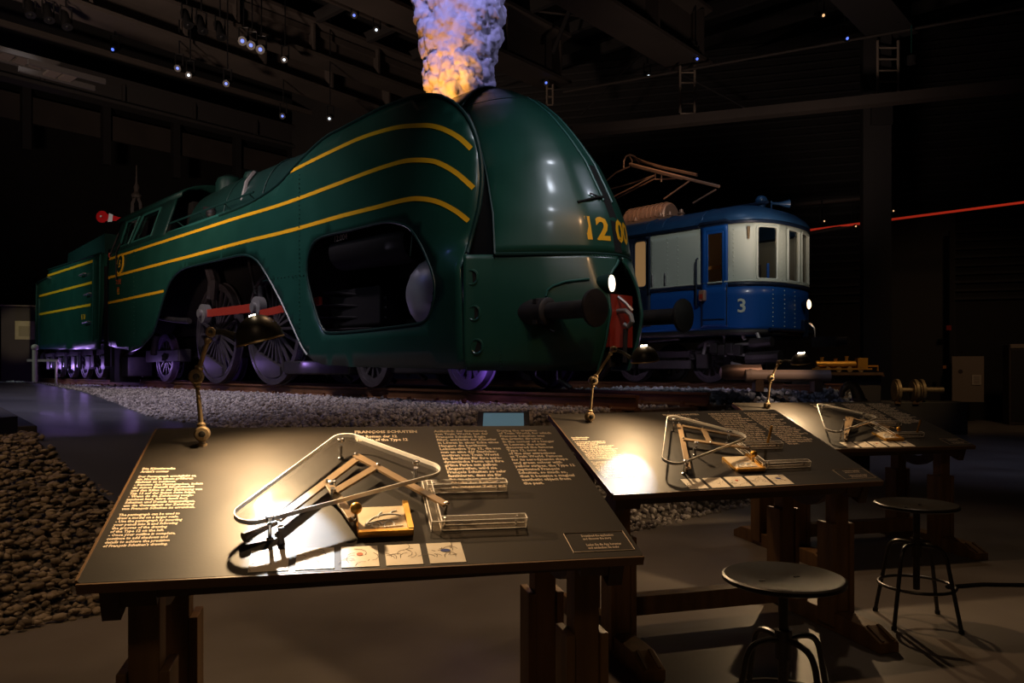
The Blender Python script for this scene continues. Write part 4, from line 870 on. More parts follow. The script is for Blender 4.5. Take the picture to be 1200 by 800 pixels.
# pantograph
pg = MB(); pg.box((s0_+.4, RW/2, zr_+.02), (1.6, 1.5, .05)); pan = pg.build('pantograph', 'copper', rc, 0)
def pl(px, py, w): s, z = rl(px, py, w); return (s, w, z+.27)
for nm, pts, r in (('collector_bar', [pl(738, 192, .9), pl(808, 210, .9), pl(843, 218.5, .9)], .035), ('collector_bar', [pl(740, 194.5, 1.0), pl(800, 210, 1.0)], .022), ('collector_bar', [pl(743, 186, 1.5), pl(775, 196, 1.5), pl(817, 205, 1.5)], .04),
                   ('horn_loop', [pl(731, 197, .9), pl(731, 189, .9), pl(733.5, 183, 1.0), pl(738, 181, 1.1), pl(744, 183, 1.3), pl(749, 192, 1.4)], .02), ('horn_loop', [pl(737, 182, 1.1), pl(741, 189, .95), pl(739, 194, .9)], .018), ('horn_loop', [pl(738, 181, 1.2), pl(752, 188, 1.3), pl(772, 196, 1.4)], .018),
                   ('upper_arm', [pl(808, 212, .9), pl(778, 233, .9)], .02), ('upper_arm', [pl(839, 222, .9), pl(812, 238, .9)], .02), ('lower_arm', [pl(768, 205, 1.2), pl(742, 214, 1.2), pl(706, 224, 1.2)], .018), ('lower_arm', [pl(768, 209, 1.4), pl(723, 232, 1.4)], .018), ('lower_arm', [pl(766, 206, .9), pl(738, 221, .9), pl(716, 232, .9)], .018),
                   ('frame_stay', [pl(738, 195, .9), pl(722, 202, .9), pl(708, 214, .9)], .02), ('frame_stay', [pl(768, 200, 1.0), pl(768, 210, 1.0), pl(792, 209, 1.0)], .018), ('frame_stay', [pl(775, 203, 1.0), pl(775, 213, 1.0)], .022)):
    mb = MB(); mb.tube(pts, r, 6); mb.build(nm, 'copper', pan)
# bogie and underframe
for s in (-.7, -2.7, -6.2, -8.2):
    for w in (.62, 2.08):
        for me_, nm, mm in ((bog[0], 'bogie_wheel', 'wheel'), (bog[1], 'spokes', 'wheel'), (bog[2], 'hub', 'wheel')):
            me2 = me_.copy(); me2.materials.clear(); o = link(nm, me2, mm, rc if nm == 'bogie_wheel' else par_)
            if nm == 'bogie_wheel': o.location = (s, w, .46); par_ = o
for s0b in (-1.7, -7.2):
    mb = MB(); mb.box((s0b, .36, .62), (3.0, .1, .16)); mb.box((s0b, .36, .40), (1.4, .12, .2)); mb.build('bogie_frame', 'black', rc, 0, bevel=.02)
    for ds in (-1, 1):
        mb = MB(); mb.box((s0b+ds, .32, .47), (.3, .16, .34)); mb.build('axle_box', 'black', rc, 0, bevel=.03)
        for e in (-.28, .28):
            mb = MB()
            for k in range(5): mb.lathe([(.06, .5+k*.045), (.075, .52+k*.045), (.06, .54+k*.045)], (s0b+ds+e, .32, 0), n=10)
            mb.build('axle_spring', 'wheel', rc)
for px0, py0, px1, py1, r, m in ((826, 405, 902, 402, .03, 'greysteel'), (840, 412, 880, 417, .03, 'greysteel'), (880, 402, 905, 400, .1, 'black'), (876, 420, 915, 418, .13, 'black'), (760, 400, 796, 397, .03, 'wheel'), (848, 392, 850, 418, .025, 'greysteel'), (857, 425, 876, 430, .03, 'greysteel'), (858, 432, 879, 431, .02, 'steel'), (824, 415, 828, 402, .04, 'greysteel'), (870, 391, 873, 398, .04, 'greysteel'), (887, 390, 890, 398, .04, 'greysteel')):
    mb = MB(); mb.cyl(pl(px0, py0, .2), pl(px1, py1, .2), r, n=10); mb.build('brake_rod', m, rc)
for k in range(4): mb = MB(); c = pl(838+k*9, 408+2*(k % 2), .15); mb.box(c, (.16, .16, .22)); mb.build('equipment_box', 'black', rc, 0, bevel=.02)
# ================================================================== the three drafting desks and what is on them
DW, DL = 1.5, .975
POSE = [(-1.0728, 1.8904, .2377, .3286, -.5237, -.0108), (.4665, 3.5388, .2783, .3333, -.5702, .0036), (2.0368, 5.4319, .2404, .3043, -.5592, -.0035)]
DESKS = ['nearest desk', 'middle desk', 'farthest desk']
def top_matrix(i, a=0, b=0, h=0, rot=0):
    x, y, ya, t, z, r = POSE[i]
    u = Vector((math.cos(ya)*math.cos(r), math.sin(ya)*math.cos(r), math.sin(r))); v = Vector((-math.sin(ya)*math.cos(t), math.cos(ya)*math.cos(t), math.sin(t)))
    v = (v-u*v.dot(u)).normalized(); n = u.cross(v); o = Vector((x, y, HC+z))+u*a+v*b+n*h
    R = Matrix((u, v, n)).transposed() @ Matrix.Rotation(rot, 3, 'Z')
    return Matrix.Translation(o) @ R.to_4x4()
GER = ['Anlässlich der Entstehung', 'von Train World, hat der', 'François Schuiten Regie', 'führt, entdeckt der Künstler', 'in Löwen in einer Ecke eines', 'Hangars die berühmte', 'Lokomotive Typ 12, die von', 'nun an eine der Starloko-', 'motiven von Train World', 'ist. Berühmt für ihre aero-', 'dynamische Form und ihre', 'grüne Farbe mit gelben', 'Längsstreifen, wird sie', 'François Schuiten so sehr', 'faszinieren, dass sie für', 'ihn zu einem magischen', 'Objekt der Ästhetik aus', 'vergangener Zeit wird.']
ENG = ['During the creation', 'of Train World, for which', 'François Schuiten was', 'the artistic director,', 'in the corner of a hangar', 'in Leuven, the artist', 'discovered the famous', 'Type 12, now one', 'of the star attractions', 'at Train World. Famous', 'for its aerodynamic shape', 'and green colour with', 'yellow stripes, the Type 12', 'captivated François', 'Schuiten, so much so,', 'that it became a magical', 'aesthetic object from', 'the past.']
LFT = ['Die Künstlerecke', 'Artist\'s corner', '', 'Der Pantograph ermöglicht es,', 'ein Modell in einem größeren', 'Maßstab zu zeichnen.', '- Benutze den Pantographen, indem', 'du deinen Bleistift hineinsteckst', 'und den Rillen in der Zeichnung von', 'Typ 12 auf der linken Seite folgst.', '- Wenn du die Zeichnung vorge-', 'zeichnet hast, fahre damit fort,', 'Schatten und Details hinzuzufügen,', 'um die Genauigkeit der Zeichnung', 'von François Schuiten zu erreichen.', '', 'The pantograph can be used to', 'draw a model on a larger scale.', '- Use the pantograph by inserting', 'your pencil into it and following', 'the grooves of the drawing', 'of the Type 12 on the left.', '- Once your outline is complete,', 'continue to add shadows and', 'details to achieve the precision', 'of François Schuiten\'s drawing.']
def fit_text(lines, a0, a1, b0, b1, bold):                     # text block filling a box on the board
    me = text_mesh(lines, 1, 1, 1, bold, res=1); co = tverts(me).copy(); x0, x1, y0, y1 = co[:, 0].min(), co[:, 0].max(), co[:, 1].min(), co[:, 1].max()
    co[:, 0] = a0+(co[:, 0]-x0)/(x1-x0)*(a1-a0); co[:, 1] = b0+(co[:, 1]-y0)/(y1-y0)*(b1-b0); co[:, 2] = .0012
    me.vertices.foreach_set('co', co.ravel()); me.update(); return me
TEXTS = [(fit_text(['FRANÇOIS SCHUITEN'], .70, .935, .903, .937, .05), 'desk_title'), (fit_text(['Der Roman der 12', 'The tale of the Type 12'], .70, .893, .830, .893, .04), 'desk_subtitle'),
         (fit_text(GER, 1.0, 1.235, .44, .935, .04), 'german_text'), (fit_text(ENG, 1.25, 1.475, .455, .935, .04), 'english_text'), (fit_text(LFT[:2], .018, .119, .607, .645, .04), 'instructions_title'), (fit_text(LFT[3:15], .018, .222, .361, .588, .04), 'german_instructions'), (fit_text(LFT[16:], .018, .195, .157, .343, .04), 'english_instructions')]
def strokes(seed, n, wd, hg):                                  # small pen strokes of a card illustration
    r = random.Random(seed); mb = MB()
    for _ in range(n):
        x, y = r.uniform(.15, .85)*wd, r.uniform(.2, .8)*hg; a = r.uniform(0, PI); pts = [(x+.012*k*math.cos(a+.35*k), y+.012*k*math.sin(a+.35*k)*.8) for k in range(r.randint(2, 5))]
        L = []
        for k, (px, py) in enumerate(pts):
            q = pts[min(k+1, len(pts)-1)]; p = pts[max(k-1, 0)]; d = Vector((q[0]-p[0], q[1]-p[1])).normalized(); L.append(((px-d.y*.0007, py+d.x*.0007, .0022), (px+d.y*.0007, py-d.x*.0007, .0022)))
        mb.grid([[e[0] for e in L], [e[1] for e in L]])
    return mb
TOP = {}
EXT = []
def build_top_meshes():
    mb = MB(); mb.prism(rrect(0, 0, DW, DL, .012, 3), -.028, 0, lambda x, y, h: (x, y, h)); TOP['board'] = mb.mesh('board', 30)
    mb = MB(); mb.prism([(0, 0), (DW, 0), (DW, .006), (0, .006)], -.0275, -.0005, lambda x, y, h: (x, y-.0065, h)); TOP['edge'] = mb.mesh('edge', 0)
    mb = MB(); mb.prism([(0, 0), (.006, 0), (.006, DL-.02), (0, DL-.02)], -.027, .0015, lambda x, y, h: (x-.0062, y+.01, h)); TOP['edge_l'] = mb.mesh('edge', 0)
build_top_meshes()
def card_mesh(): mb = MB(); mb.box((.05, .0515, .0008), (.1, .103, .0016)); return mb.mesh('card', 0)
CARD = card_mesh()
def desk(i, label):
    x, y, ya, t, z, r = POSE[i]
    d = thing('drafting_desk', label, 'desk', (x, y, 0), ya, 'sloping oak drafting desks')
    inv = d.matrix_basis.inverted(); Tm = inv @ top_matrix(i)
    bd = link('tabletop', TOP['board'], 'table', d); bd.matrix_local = Tm
    def on(name, me, m):
        o = link(name, me, m, bd); return o
    on('front_edge', TOP['edge'], 'edge'); on('side_edge', TOP['edge_l'], 'edge')
    for me, nm in TEXTS: on(nm, me, 'print')
    for k in range(5):
        c = link('card', CARD, 'card', bd); c.location = (.40+.119*k, .010, 0)
        if k < 5:
            p = strokes(20+k, (5, 7, 9, 11, 16)[k], .1, .103).mesh('card_sketch', 0); s_ = link('card_sketch', p, 'ink', bd); s_.location = (.40+.119*k, .010, 0)
    for k, m in ((2, 'inkred'), (4, 'inkblue')):
        mb = MB(); mb.prism([(.009*math.cos(a)*(1 if k == 2 else 1.6), .008*math.sin(a)) for a in np.linspace(0, 2*PI, 12)[:-1]], .0018, .0024, lambda px, py, h: (.45+.119*k+px, .072+py, h)); on('card_accent', mb.mesh('card_accent'), m)
    mb = MB(); a0, a1, b0, b1 = 1.295, 1.485, .032, .138
    mb.tube([(a0, b0, .001), (a1, b0, .001), (a1, b1, .001), (a0, b1, .001)], .0012, 4, closed=True); on('caption_outline', mb.mesh('caption_outline', 0), 'print_dim')
    on('caption_text', fit_text(['Download the application', 'and discover the story', '', 'Laden Sie die App herunter', 'und entdecken Sie mehr'], 1.345, 1.455, .045, .125, .03), 'print_dim')
    # under frame, in the desk's upright frame
    ct, st = math.cos(t), math.sin(t); zf = HC+z
    def P(a, b, h): return (a, b*ct-h*st*-1*0 + h*-st, zf+b*st+h*ct)   # board coordinates -> upright frame
    R = Matrix(((1, 0, 0), (0, ct, -st), (0, st, ct)))
    for b, nm in ((.07, 'front_rail'), (.86, 'back_rail')):
        mb = MB(); mb.box(P(.75, b, -.058), (1.32, .05, .055), R); mb.build(nm, 'wood_dark', d, 0)
    for a in (.12, 1.38):
        mb = MB(); mb.box(P(a, .48, -.068), (.10, .88, .075), R); mb.build('bearer', 'wood_dark', d, 0)
        mb = MB(); mb.box(P(a+(.06 if a > 1 else -.06), .07, -.085), (.045, .07, .11), R); mb.build('end_block', 'wood_dark', d, 0)
        mb = MB()                                       # tilting quadrant
        mb.prism([(.26*math.cos(q), .24*math.sin(q)) for q in np.linspace(PI, 2*PI, 15)]+[(.19*math.cos(q), .17*math.sin(q)) for q in np.linspace(2*PI, PI, 15)], -.018, .018, lambda px, py, h: P(a+h, .46+px, py-.10)); mb.build('tilt_quadrant', 'wood_dark', d)
        for yy, nm in ((.20, 'front_post'), (.66, 'rear_post')):
            zt = zf+yy/ct*st-.10
            mb = MB(); mb.box((a, yy, zt/2+.05), (.08, .085, zt-.1)); mb.build(nm, 'wood', d, 0, bevel=.004)
            for sg in (-1, 1):
                mb = MB(); mb.box((a+sg*.054, yy+.01, .30), (.027, .13, .54)); mb.build('post_sleeve', 'wood', d, 0, bevel=.004)
        mb = MB(); mb.prism([(-.18, 0), (1.02, 0), (1.02, .05), (.9, .10), (-.06, .10), (-.18, .05)], -.055, .055, lambda px, py, h: (a+h, px, py)); ft = mb.build('foot', 'wood', d, 0, bevel=.004)
        for h in (-.03, .03): mb = MB(); mb.bar((a+h, -.17, .056), (a+h, -.065, .103), .014, .01); mb.build('foot_inlay', 'edge', ft, 0)
    mb = MB(); mb.box((.75, .44, .15), (1.2, .085, .10)); mb.build('stretcher', 'wood', d, 0, bevel=.004)
    return d
desk(0, 'nearest sloping desk with dark top, white lettering and oak trestle legs')
desk(1, 'middle sloping desk with dark top standing between the nearest and farthest desks')
desk(2, 'farthest sloping desk with dark top, in front of the plinth with wheels')

# --- acrylic plate with standoffs over the board
def rounded_tri(pts, r, n=8):
    out = []; k = len(pts)
    for i in range(k):
        p = Vector(pts[i]); a = (Vector(pts[i-1])-p).normalized(); b = (Vector(pts[(i+1) % k])-p).normalized(); ang = a.angle(b); tl = r/math.tan(ang/2); c = p+(a+b).normalized()*(r/math.sin(ang/2))
        s0 = p+a*tl-c; s1 = p+b*tl-c; a0 = math.atan2(s0.y, s0.x); a1 = math.atan2(s1.y, s1.x); da = (a1-a0+PI) % (2*PI)-PI
        out += [(c.x+r*math.cos(a0+da*q/n), c.y+r*math.sin(a0+da*q/n)) for q in range(n+1)]
    return out
TRI = rounded_tri([(.652, .79), (1.0, .452), (.268, .085)], .055)
PH = .055
mb = MB(); mb.prism(TRI, PH, PH+.013, lambda x, y, h: (x, y, h)); PLATE = mb.mesh('plate', 40)
mb = MB(); nT = len(TRI); cT = Vector((.66, .45)); inn = [Vector(p)+(cT-Vector(p)).normalized()*.004 for p in TRI]
mb.add([(x, y, PH-.0005) for x, y in TRI]+[(x, y, PH+.0135) for x, y in TRI]+[(p.x, p.y, PH+.0135) for p in inn]+[(p.x, p.y, PH-.0005) for p in inn], [(i+k*nT, (i+1) % nT+k*nT, (i+1) % nT+((k+1) % 4)*nT, i+((k+1) % 4)*nT) for i in range(nT) for k in range(4)]); PEDGE = mb.mesh('plate_edge', 60)
mb = MB(); mb.lathe([(.010, 0), (.010, .006), (.0055, .008), (.0055, PH-.004), (.008, PH-.002)], n=12); mb.lathe([(.012, PH+.013), (.0125, PH+.021), (.009, PH+.023)], n=14); STAND = mb.mesh('standoff', 40)
plate_labels = ['clear triangular plate on standoffs in the bright pool of the nearest desk', 'clear triangular plate on standoffs on the middle desk', 'clear triangular plate on standoffs on the farthest desk']
def plate(i):
    t = thing('acrylic_plate', plate_labels[i], 'plate', matrix=top_matrix(i, 0, 0, .0005), group='clear plates over the pantographs')
    link('plate', PLATE, 'acrylic', t); link('plate_edge', PEDGE, 'acrylic_edge', t)
    for a, b in ((.645, .69), (.885, .50), (.615, .37), (.445, .165)):
        o = link('standoff', STAND, 'steel', t); o.location = (a, b, 0)
for i in range(3): plate(i)
# --- pantograph
def pantograph(i, label, bars, knob, stylus, handle=None, pin=None):
    t = thing('pantograph', label, 'pantograph', matrix=top_matrix(i, 0, 0, .0), group='wooden pantographs under the clear plates')
    for k, (p, q) in enumerate(bars):
        h = .026+.009*(k % 2); mb = MB(); mb.bar((p[0], p[1], h), (q[0], q[1], h), .027, .009); o = mb.build('bar', 'bar', t, 0, bevel=.001)
        for e in (p, q): m2 = MB(); m2.lathe([(.006, 0), (.006, .006), (.004, .008)], (e[0], e[1], h+.003), n=10); m2.build('pivot', 'steel', o)
    mb = MB(); mb.lathe([(.007, 0), (.005, .012), (.005, .03), (.008, .034)], (knob[0], knob[1], .006), n=12); kb = mb.build('knob_stem', 'oldbrass', t)
    mb = MB(); mb.sphere((knob[0], knob[1], .055), .018, 10); mb.build('knob', 'gold', kb)
    mb = MB(); mb.lathe([(.011, 0), (.008, .012), (.006, .03), (.009, .05)], (stylus[0], stylus[1], .002), n=12); mb.build('stylus', 'wood_dark', t)
    if handle: mb = MB(); mb.tube([(handle[0][0], handle[0][1], .02), (handle[1][0], handle[1][1], .028)], [.014, .007], 10); mb.build('handle', 'wood_dark', t)
    if pin: mb = MB(); mb.cyl((pin[0], pin[1], .0), (pin[0], pin[1], .035), .005, n=8); mb.build('pin', 'steel', t)
pantograph(0, 'wooden pantograph with a gilt ball knob stretched across the nearest desk', [((.46, .235), (.695, .625)), ((.62, .375), (.765, .555)), ((.60, .46), (.675, .215)), ((.695, .64), (.955, .275))], (.682, .235), (.475, .15), ((.375, .155), (.46, .215)), (.955, .28))
pantograph(1, 'wooden pantograph folded into a square under the plate of the middle desk', [((.47, .17), (.70, .72)), ((.61, .50), (.93, .36)), ((.70, .70), (1.0, .52)), ((.80, .63), (.74, .44))], (.885, .25), (.47, .19), None, None)
pantograph(2, 'wooden pantograph standing in a narrow stack under the plate of the farthest desk', [((.44, .10), (.78, .55)), ((.50, .18), (.80, .52)), ((.78, .55), (.98, .30)), ((.62, .30), (.86, .40)), ((.86, .50), (1.02, .30))], (.985, .22), (.46, .12), None, None)
# --- gilt drawing plate
mbp = MB(); mbp.box((.075, .075, .008), (.15, .15, .008)); DPL = mbp.mesh('drawing', 0)
mbf = MB(); mbf.bar((0, -.002, .01), (.156, -.002, .01), .012, .02); GF1 = mbf.mesh('frame_bar', 0)
mbf = MB(); mbf.bar((.15, .0, .01), (.15, .165, .01), .016, .024); GF2 = mbf.mesh('frame_bar', 0)
mbf = MB(); mbf.bar((0, .0, .006), (0, .15, .006), .006, .012); GF3 = mbf.mesh('frame_bar', 0)
def chalk_mesh():                                              # white outline of a streamlined engine in side view
    mb = MB()
    lines = [[(.02, .03), (.03, .06), (.05, .085), (.08, .1), (.11, .10), (.13, .09)], [(.02, .03), (.06, .025), (.13, .03)], [(.025, .05), (.07, .065), (.12, .07)], [(.04, .03), (.045, .055), (.06, .06), (.07, .04)], [(.075, .03), (.085, .06), (.1, .06), (.105, .035)], [(.06, .085), (.065, .1), (.075, .115)], [(.1, .1), (.105, .115), (.12, .12)]]
    for ln in lines:
        pts = smooth_poly(ln, 4); mb.tube([(x, y, .0135) for x, y in pts], .0017, 4)
    for cx, cy, r in ((.05, .035, .012), (.09, .04, .016), (.03, .045, .009)): mb.tube([(cx+r*math.cos(a), cy+r*math.sin(a), .0135) for a in np.linspace(0, 2*PI, 13)[:-1]], .0015, 4, closed=True)
    return mb.mesh('chalk_outline', 0)
CHK = chalk_mesh()
for i, (a, b, rot) in enumerate(((.688, .165, .02), (.745, .165, -.02), (.80, .12, .0))):
    t = thing('drawing_plate', ['gilt-edged drawing plate with white engine sketch under the knob, nearest desk', 'gilt-edged drawing plate with white sketch on the middle desk', 'gilt-edged drawing plate on the farthest desk'][i], 'plate', matrix=top_matrix(i, a, b, .001, rot), group='gilt drawing plates')
    link('drawing', DPL, 'drawing', t); link('frame_bar', GF1, 'gold', t); link('frame_bar', GF2, 'gold', t); link('frame_bar', GF3, 'gold', t); link('chalk_outline', CHK, 'chalk', t)
# --- U-shaped acrylic holder
def ubar(p, q): mb = MB(); mb.bar((*p, .016), (*q, .016), .03, .032); return mb
for i in range(3):
    t = thing('acrylic_holder', ['U-shaped clear holder beside the gilt plate on the nearest desk', 'U-shaped clear holder with an upright gilt pencil on the middle desk', 'U-shaped clear holder with an upright gilt pencil on the farthest desk'][i], 'holder', matrix=top_matrix(i, 0, 0, .001), group='U-shaped clear holders')
    for p, q in (((.915, .43), (1.18, .43)), ((.915, .445), (.915, .18)), ((.93, .195), (1.19, .195))):
        o = ubar(p, q).build('bar', 'acrylic_bar', t, 0, bevel=.002)
    for p, q in (((.915, .43), (1.18, .43)), ((.915, .445), (.915, .18)), ((.93, .195), (1.19, .195))):
        d = (Vector(q)-Vector(p)).normalized(); n = Vector((-d.y, d.x))*.015
        mb = MB()
        for e in (-1, 1):
            for h in (.001, .032): mb.bar((p[0]+n.x*e, p[1]+n.y*e, h), (q[0]+n.x*e, q[1]+n.y*e, h), .0025, .0025)
        for e in (p, q): mb.bar((e[0]-n.x, e[1]-n.y, .031), (e[0]+n.x, e[1]+n.y, .031), .003, .003); mb.bar((e[0]-n.x, e[1]-n.y, .0), (e[0]-n.x, e[1]-n.y, .032), .003, .003)
        o = mb.build('edge_glints', 'acrylic_edge', t, 0); o['kind'] = 'stuff'  # pale strips added as bright glints along the bars
    for p in ((1.15, .43), (1.16, .195), (.935, .43), (.94, .2)): mb = MB(); mb.cyl((*p, .0), (*p, .034), .004, n=8); mb.build('screw', 'steel', t)
    if i:
        pa, pb = ((1.10, .40), (.98, .30))[0 if i == 1 else 0], None
        pc = top_matrix(i, *((1.085, .425) if i == 1 else (1.14, .20)), .0)
        pt = thing('pencil', 'gilt pencil standing in the clear holder of the %s desk' % ('middle' if i == 1 else 'farthest'), 'pencil', matrix=pc, group='gilt pencils')
        mb = MB(); mb.cyl((0, 0, .034), (.012, .01, .13), .007, n=8); mb.build('barrel', 'gold', pt); mb = MB(); mb.cyl((0, 0, .018), (0, 0, .034), .002, .007, n=8); mb.build('tip', 'bar', pt)

# --- articulated desk lamps
def lamp(i, label, base, j1, j2, j3, shade_c, rad, pool, Ew, En, tilt):
    o = top_matrix(i) ; Y = base[2]
    B = at(base[0], base[1], Y); t = thing('desk_lamp', label, 'lamp', B, 0, 'black-shaded articulated desk lamps')
    def L(px, py, dy=0): return at(px, py, Y)-B+Vector((0, dy, 0))
    sc = Y/2.66; J0 = L(*j1[:2]); J1 = L(*j2); J2 = L(*j3)
    mb = MB(); mb.lathe([(.017, -.004), (.017, .004), (.011, .008), (.011, .03)], (0, 0, 0), n=16); mb.build('base', 'oldbrass', t)
    def joint(p, r): 
        m = MB(); m.lathe([(.0, -.022), (r*.8, -.02), (r, -.012), (r, .012), (r*.8, .02), (0, .022)], p, (.35, -1, .0), 20); jo = m.build('joint', 'oldbrass', t)
        m = MB(); m.lathe([(r*.45, .02), (r*.4, .03), (.002, .032)], p, (.35, -1, 0), 12); m.build('joint_cap', 'shade', jo)
    joint(J0, .027); joint(J1, .026); joint(J2, .018)
    for a, b, nm in ((J0, J1, 'lower_arm'), (J1, J2, 'upper_arm')):
        d = (b-a).normalized(); q0 = a+d*.022; q1 = b-d*.022
        mb = MB(); mb.tube([q0, q0+d*.006, q0+d*.012, q0+d*.018, q1-d*.018, q1-d*.012, q1-d*.006, q1], [.012, .015, .015, .0085, .0075, .013, .013, .010], 12); mb.build(nm, 'oldbrass', t)
    S = L(*shade_c); ax = Vector((-math.sin(tilt), -.12, math.cos(tilt))).normalized()
    mb = MB(); nk = S+Vector((-rad*.95, 0, -.2*rad)); mb.tube([J2, J2+(nk-J2)*.55+Vector((0, 0, .008)), nk], [.010, .009, .012], 10); mb.build('neck', 'shade', t)
    prof = [(rad*math.cos(q), rad*(-.42+1.12*math.sin(q))) for q in np.linspace(0, PI/2-.12, 16)]
    mb = MB(); mb.lathe([(rad*1.02, -.42*rad-.004)]+prof+[(rad*.10, rad*.71)]+[(max(.001, p[0]-.004), p[1]-.004) for p in prof[::-1]]+[(rad*.985, -.42*rad-.004)], S, ax, 36, closed=True); sh = mb.build('shade', 'shade', t)
    mb = MB(); mb.lathe([(rad*1.0, -.42*rad-.004), (rad*1.025, -.42*rad), (rad*1.0, -.42*rad+.004)], S, ax, 36, closed=True); mb.build('shade_rim', 'oldbrass', sh)
    e1 = Vector((1, 0, math.tan(tilt))).normalized(); tp_ = S+ax*rad*.70
    for k in range(4): mb = MB(); mb.box(tp_+e1*(.0065*(k-1.5))*sc+Vector((0, -.012*sc, -.002)), (.0026*sc, .003, .0045*sc)); mb.build('vent_slot', 'glow', sh, 0)
    mb = MB(); mb.sphere(S+ax*rad*.15, rad*.28, 10); mb.build('bulb', 'shade_in', t)
    src = B+S-ax*rad*.25; tgt = top_matrix(i, *pool).translation
    def child_spot(e, col, deg, bl, sz):
        l = spot('lamp_led', src, tgt, e, col, deg, bl, sz)
    child_spot(Ew, (1.0, .66, .34), 150, .9, .02); child_spot(En*1.2, (.62, .80, 1.0), 20, .6, .012); child_spot(En*.35, (1.0, .66, .32), 40, 1.0, .012)
    point('lamp_vent_light', B+tp_+Vector((0, -.02, .03)), .05*sc*sc, (1, .75, .45), .01)
Yb = [top_matrix(0, .174, .823).translation, top_matrix(1, .205, .851).translation, top_matrix(2, .246, .845).translation]
lamp(0, 'black-shaded articulated lamp at the back of the nearest desk, above the bright pool', (237, 521, Yb[0].y), (237, 508), (230, 441), (247, 389), (302, 388), .083, (.51, .17), 85, 120, .24)
lamp(1, 'black-shaded articulated lamp on the middle desk, before the engine buffers', (691, 493, Yb[1].y), (691, 488), (695, 446), (719, 409), (755, 416), .080, (.16, .20), 65, 45, .12)
lamp(2, 'black-shaded articulated lamp on the farthest desk, before the railcar bogie', (899, 478, Yb[2].y), (899, 475), (903, 443), (913, 424), (938, 421), .078, (.20, .55), 65, 45, .12)

# --- stools
def stool(label, px, py_seat, Y, rot):
    c = at(px, py_seat, Y); t = thing('stool', label, 'stool', (c.x, c.y, 0), rot, 'black metal workshop stools'); zs_ = c.z
    mb = MB(); R_ = .212
    mb.lathe([(.001, -.022), (.05, -.02), (R_*.93, -.012), (R_, -.004), (R_*1.0, .008), (R_*.96, .012), (R_*.86, .008), (R_*.6, -.004), (R_*.3, -.010), (.001, -.012)], (0, 0, zs_), n=48); st = mb.build('seat', 'seatm', t)
    for a in (-1, 1): mb = MB(); mb.box((a*.075, .02, zs_-.004), (.022, .008, .003)); mb.build('seat_slot', 'void', st, 0)
    mb = MB(); mb.cyl((0, 0, .18), (0, 0, zs_-.02), .018, n=14); mb.build('screw_post', 'stool', t)
    mb = MB(); mb.lathe([(.028, .36), (.03, .36), (.03, .46), (.028, .46)], n=16); mb.build('hub', 'stool', t)
    for k in range(4):
        a = k*PI/2; ca, sa = math.cos(a), math.sin(a)
        pts = smooth_poly([(.02*ca, .02*sa, .425), (.07*ca, .07*sa, .43), (.125*ca, .125*sa, .42), (.155*ca, .155*sa, .385), (.175*ca, .175*sa, .30), (.235*ca, .235*sa, .006)], 5)
        mb = MB(); mb.tube(pts, .011, 8); lg = mb.build('leg', 'stool', t); mb = MB(); mb.cyl((.235*ca, .235*sa, 0), (.233*ca, .233*sa, .02), .014, n=10); mb.build('leg_tip', 'plastic', lg)
    mb = MB(); mb.tube([(.19*math.cos(a), .19*math.sin(a), .205) for a in np.linspace(0, 2*PI, 41)[:-1]], .009, 8, closed=True); mb.build('foot_ring', 'stool', t)
stool('black metal stool with a dished seat, in front of the middle desk', 918, 678, 2.73, .35)
stool('black metal stool with a dished seat, in front of the farthest desk', 1074, 592, 4.22, .62)
# ================================================================== remaining things about the hall
# cream pipes lying before the railcar bogie
p = at(895, 440, 13.6); t = thing('cream_pipe', 'cream cylinder lying on blocks below the railcar front', 'pipe', (p.x, p.y, p.z), -.1)
mb = MB(); mb.cyl((-.32, 0, 0), (1.13, 0, 0), .105, n=20); mb.build('barrel', 'cylinder_cream', t); mb = MB(); mb.lathe([(.115, 0), (.115, .06), (.125, .06), (.125, .1), (.115, .1)], (-.30, 0, 0), (1, 0, 0), 20); mb.build('flange', 'cylinder_cream', t)
for dx in (-.1, .9): mb = MB(); mb.box((dx, 0, -.18), (.14, .3, .2)); mb.build('block', 'wood_dark', t, 0)
p = at(866, 436, 13.9); t = thing('grey_pipe', 'short pinkish cylinder under the railcar bogie, left of the cream cylinder', 'pipe', (p.x, p.y, p.z), -.1)
mb = MB(); mb.lathe([(.001, -.35), (.10, -.32), (.14, -.22), (.14, .38), (.001, .38)], (0, 0, 0), (1, 0, 0), 20); mb.build('barrel', 'copper', t)
# gilt model locomotive in a display by the pillar
p = at(985, 430, 16.2); t = thing('brass_model', 'brass-lit model locomotive on a dark shelf beside the pillar', 'model', (p.x, p.y, p.z), -.12)
mb = MB(); mb.box((0, 0, -.14), (1.55, .5, .06)); mb.build('shelf', 'wood_dark', t, 0)
mb = MB(); mb.cyl((-.5, 0, .06), (.3, 0, .06), .07, n=16); mb.build('boiler', 'gold', t)
for dx, h in ((-.38, .1), (-.1, .07), (.12, .12)): mb = MB(); mb.lathe([(.035, 0), (.03, h*.6), (.045, h)], (dx, 0, .11), n=12); mb.build('dome', 'gold', t)
mb = MB(); mb.box((.42, 0, .08), (.2, .2, .22)); mb.build('cab', 'gold', t, 0)
for k in range(5):
    mb = MB(); mb.lathe([(.055, -.01), (.06, 0), (.055, .01)], (-.5+k*.22, -.09, -.05), (0, 1, 0), 16); mb.build('wheel', 'oldbrass', t)
mb = MB(); mb.bar((-.6, -.1, -.04), (.6, -.1, -.04), .02, .03); mb.build('running_board', 'gold', t, 0)
mb = MB(); mb.tube([(.55, 0, .02), (.75, 0, .02), (.75, 0, -.08)], .02, 6); mb.build('coupling', 'gold', t)
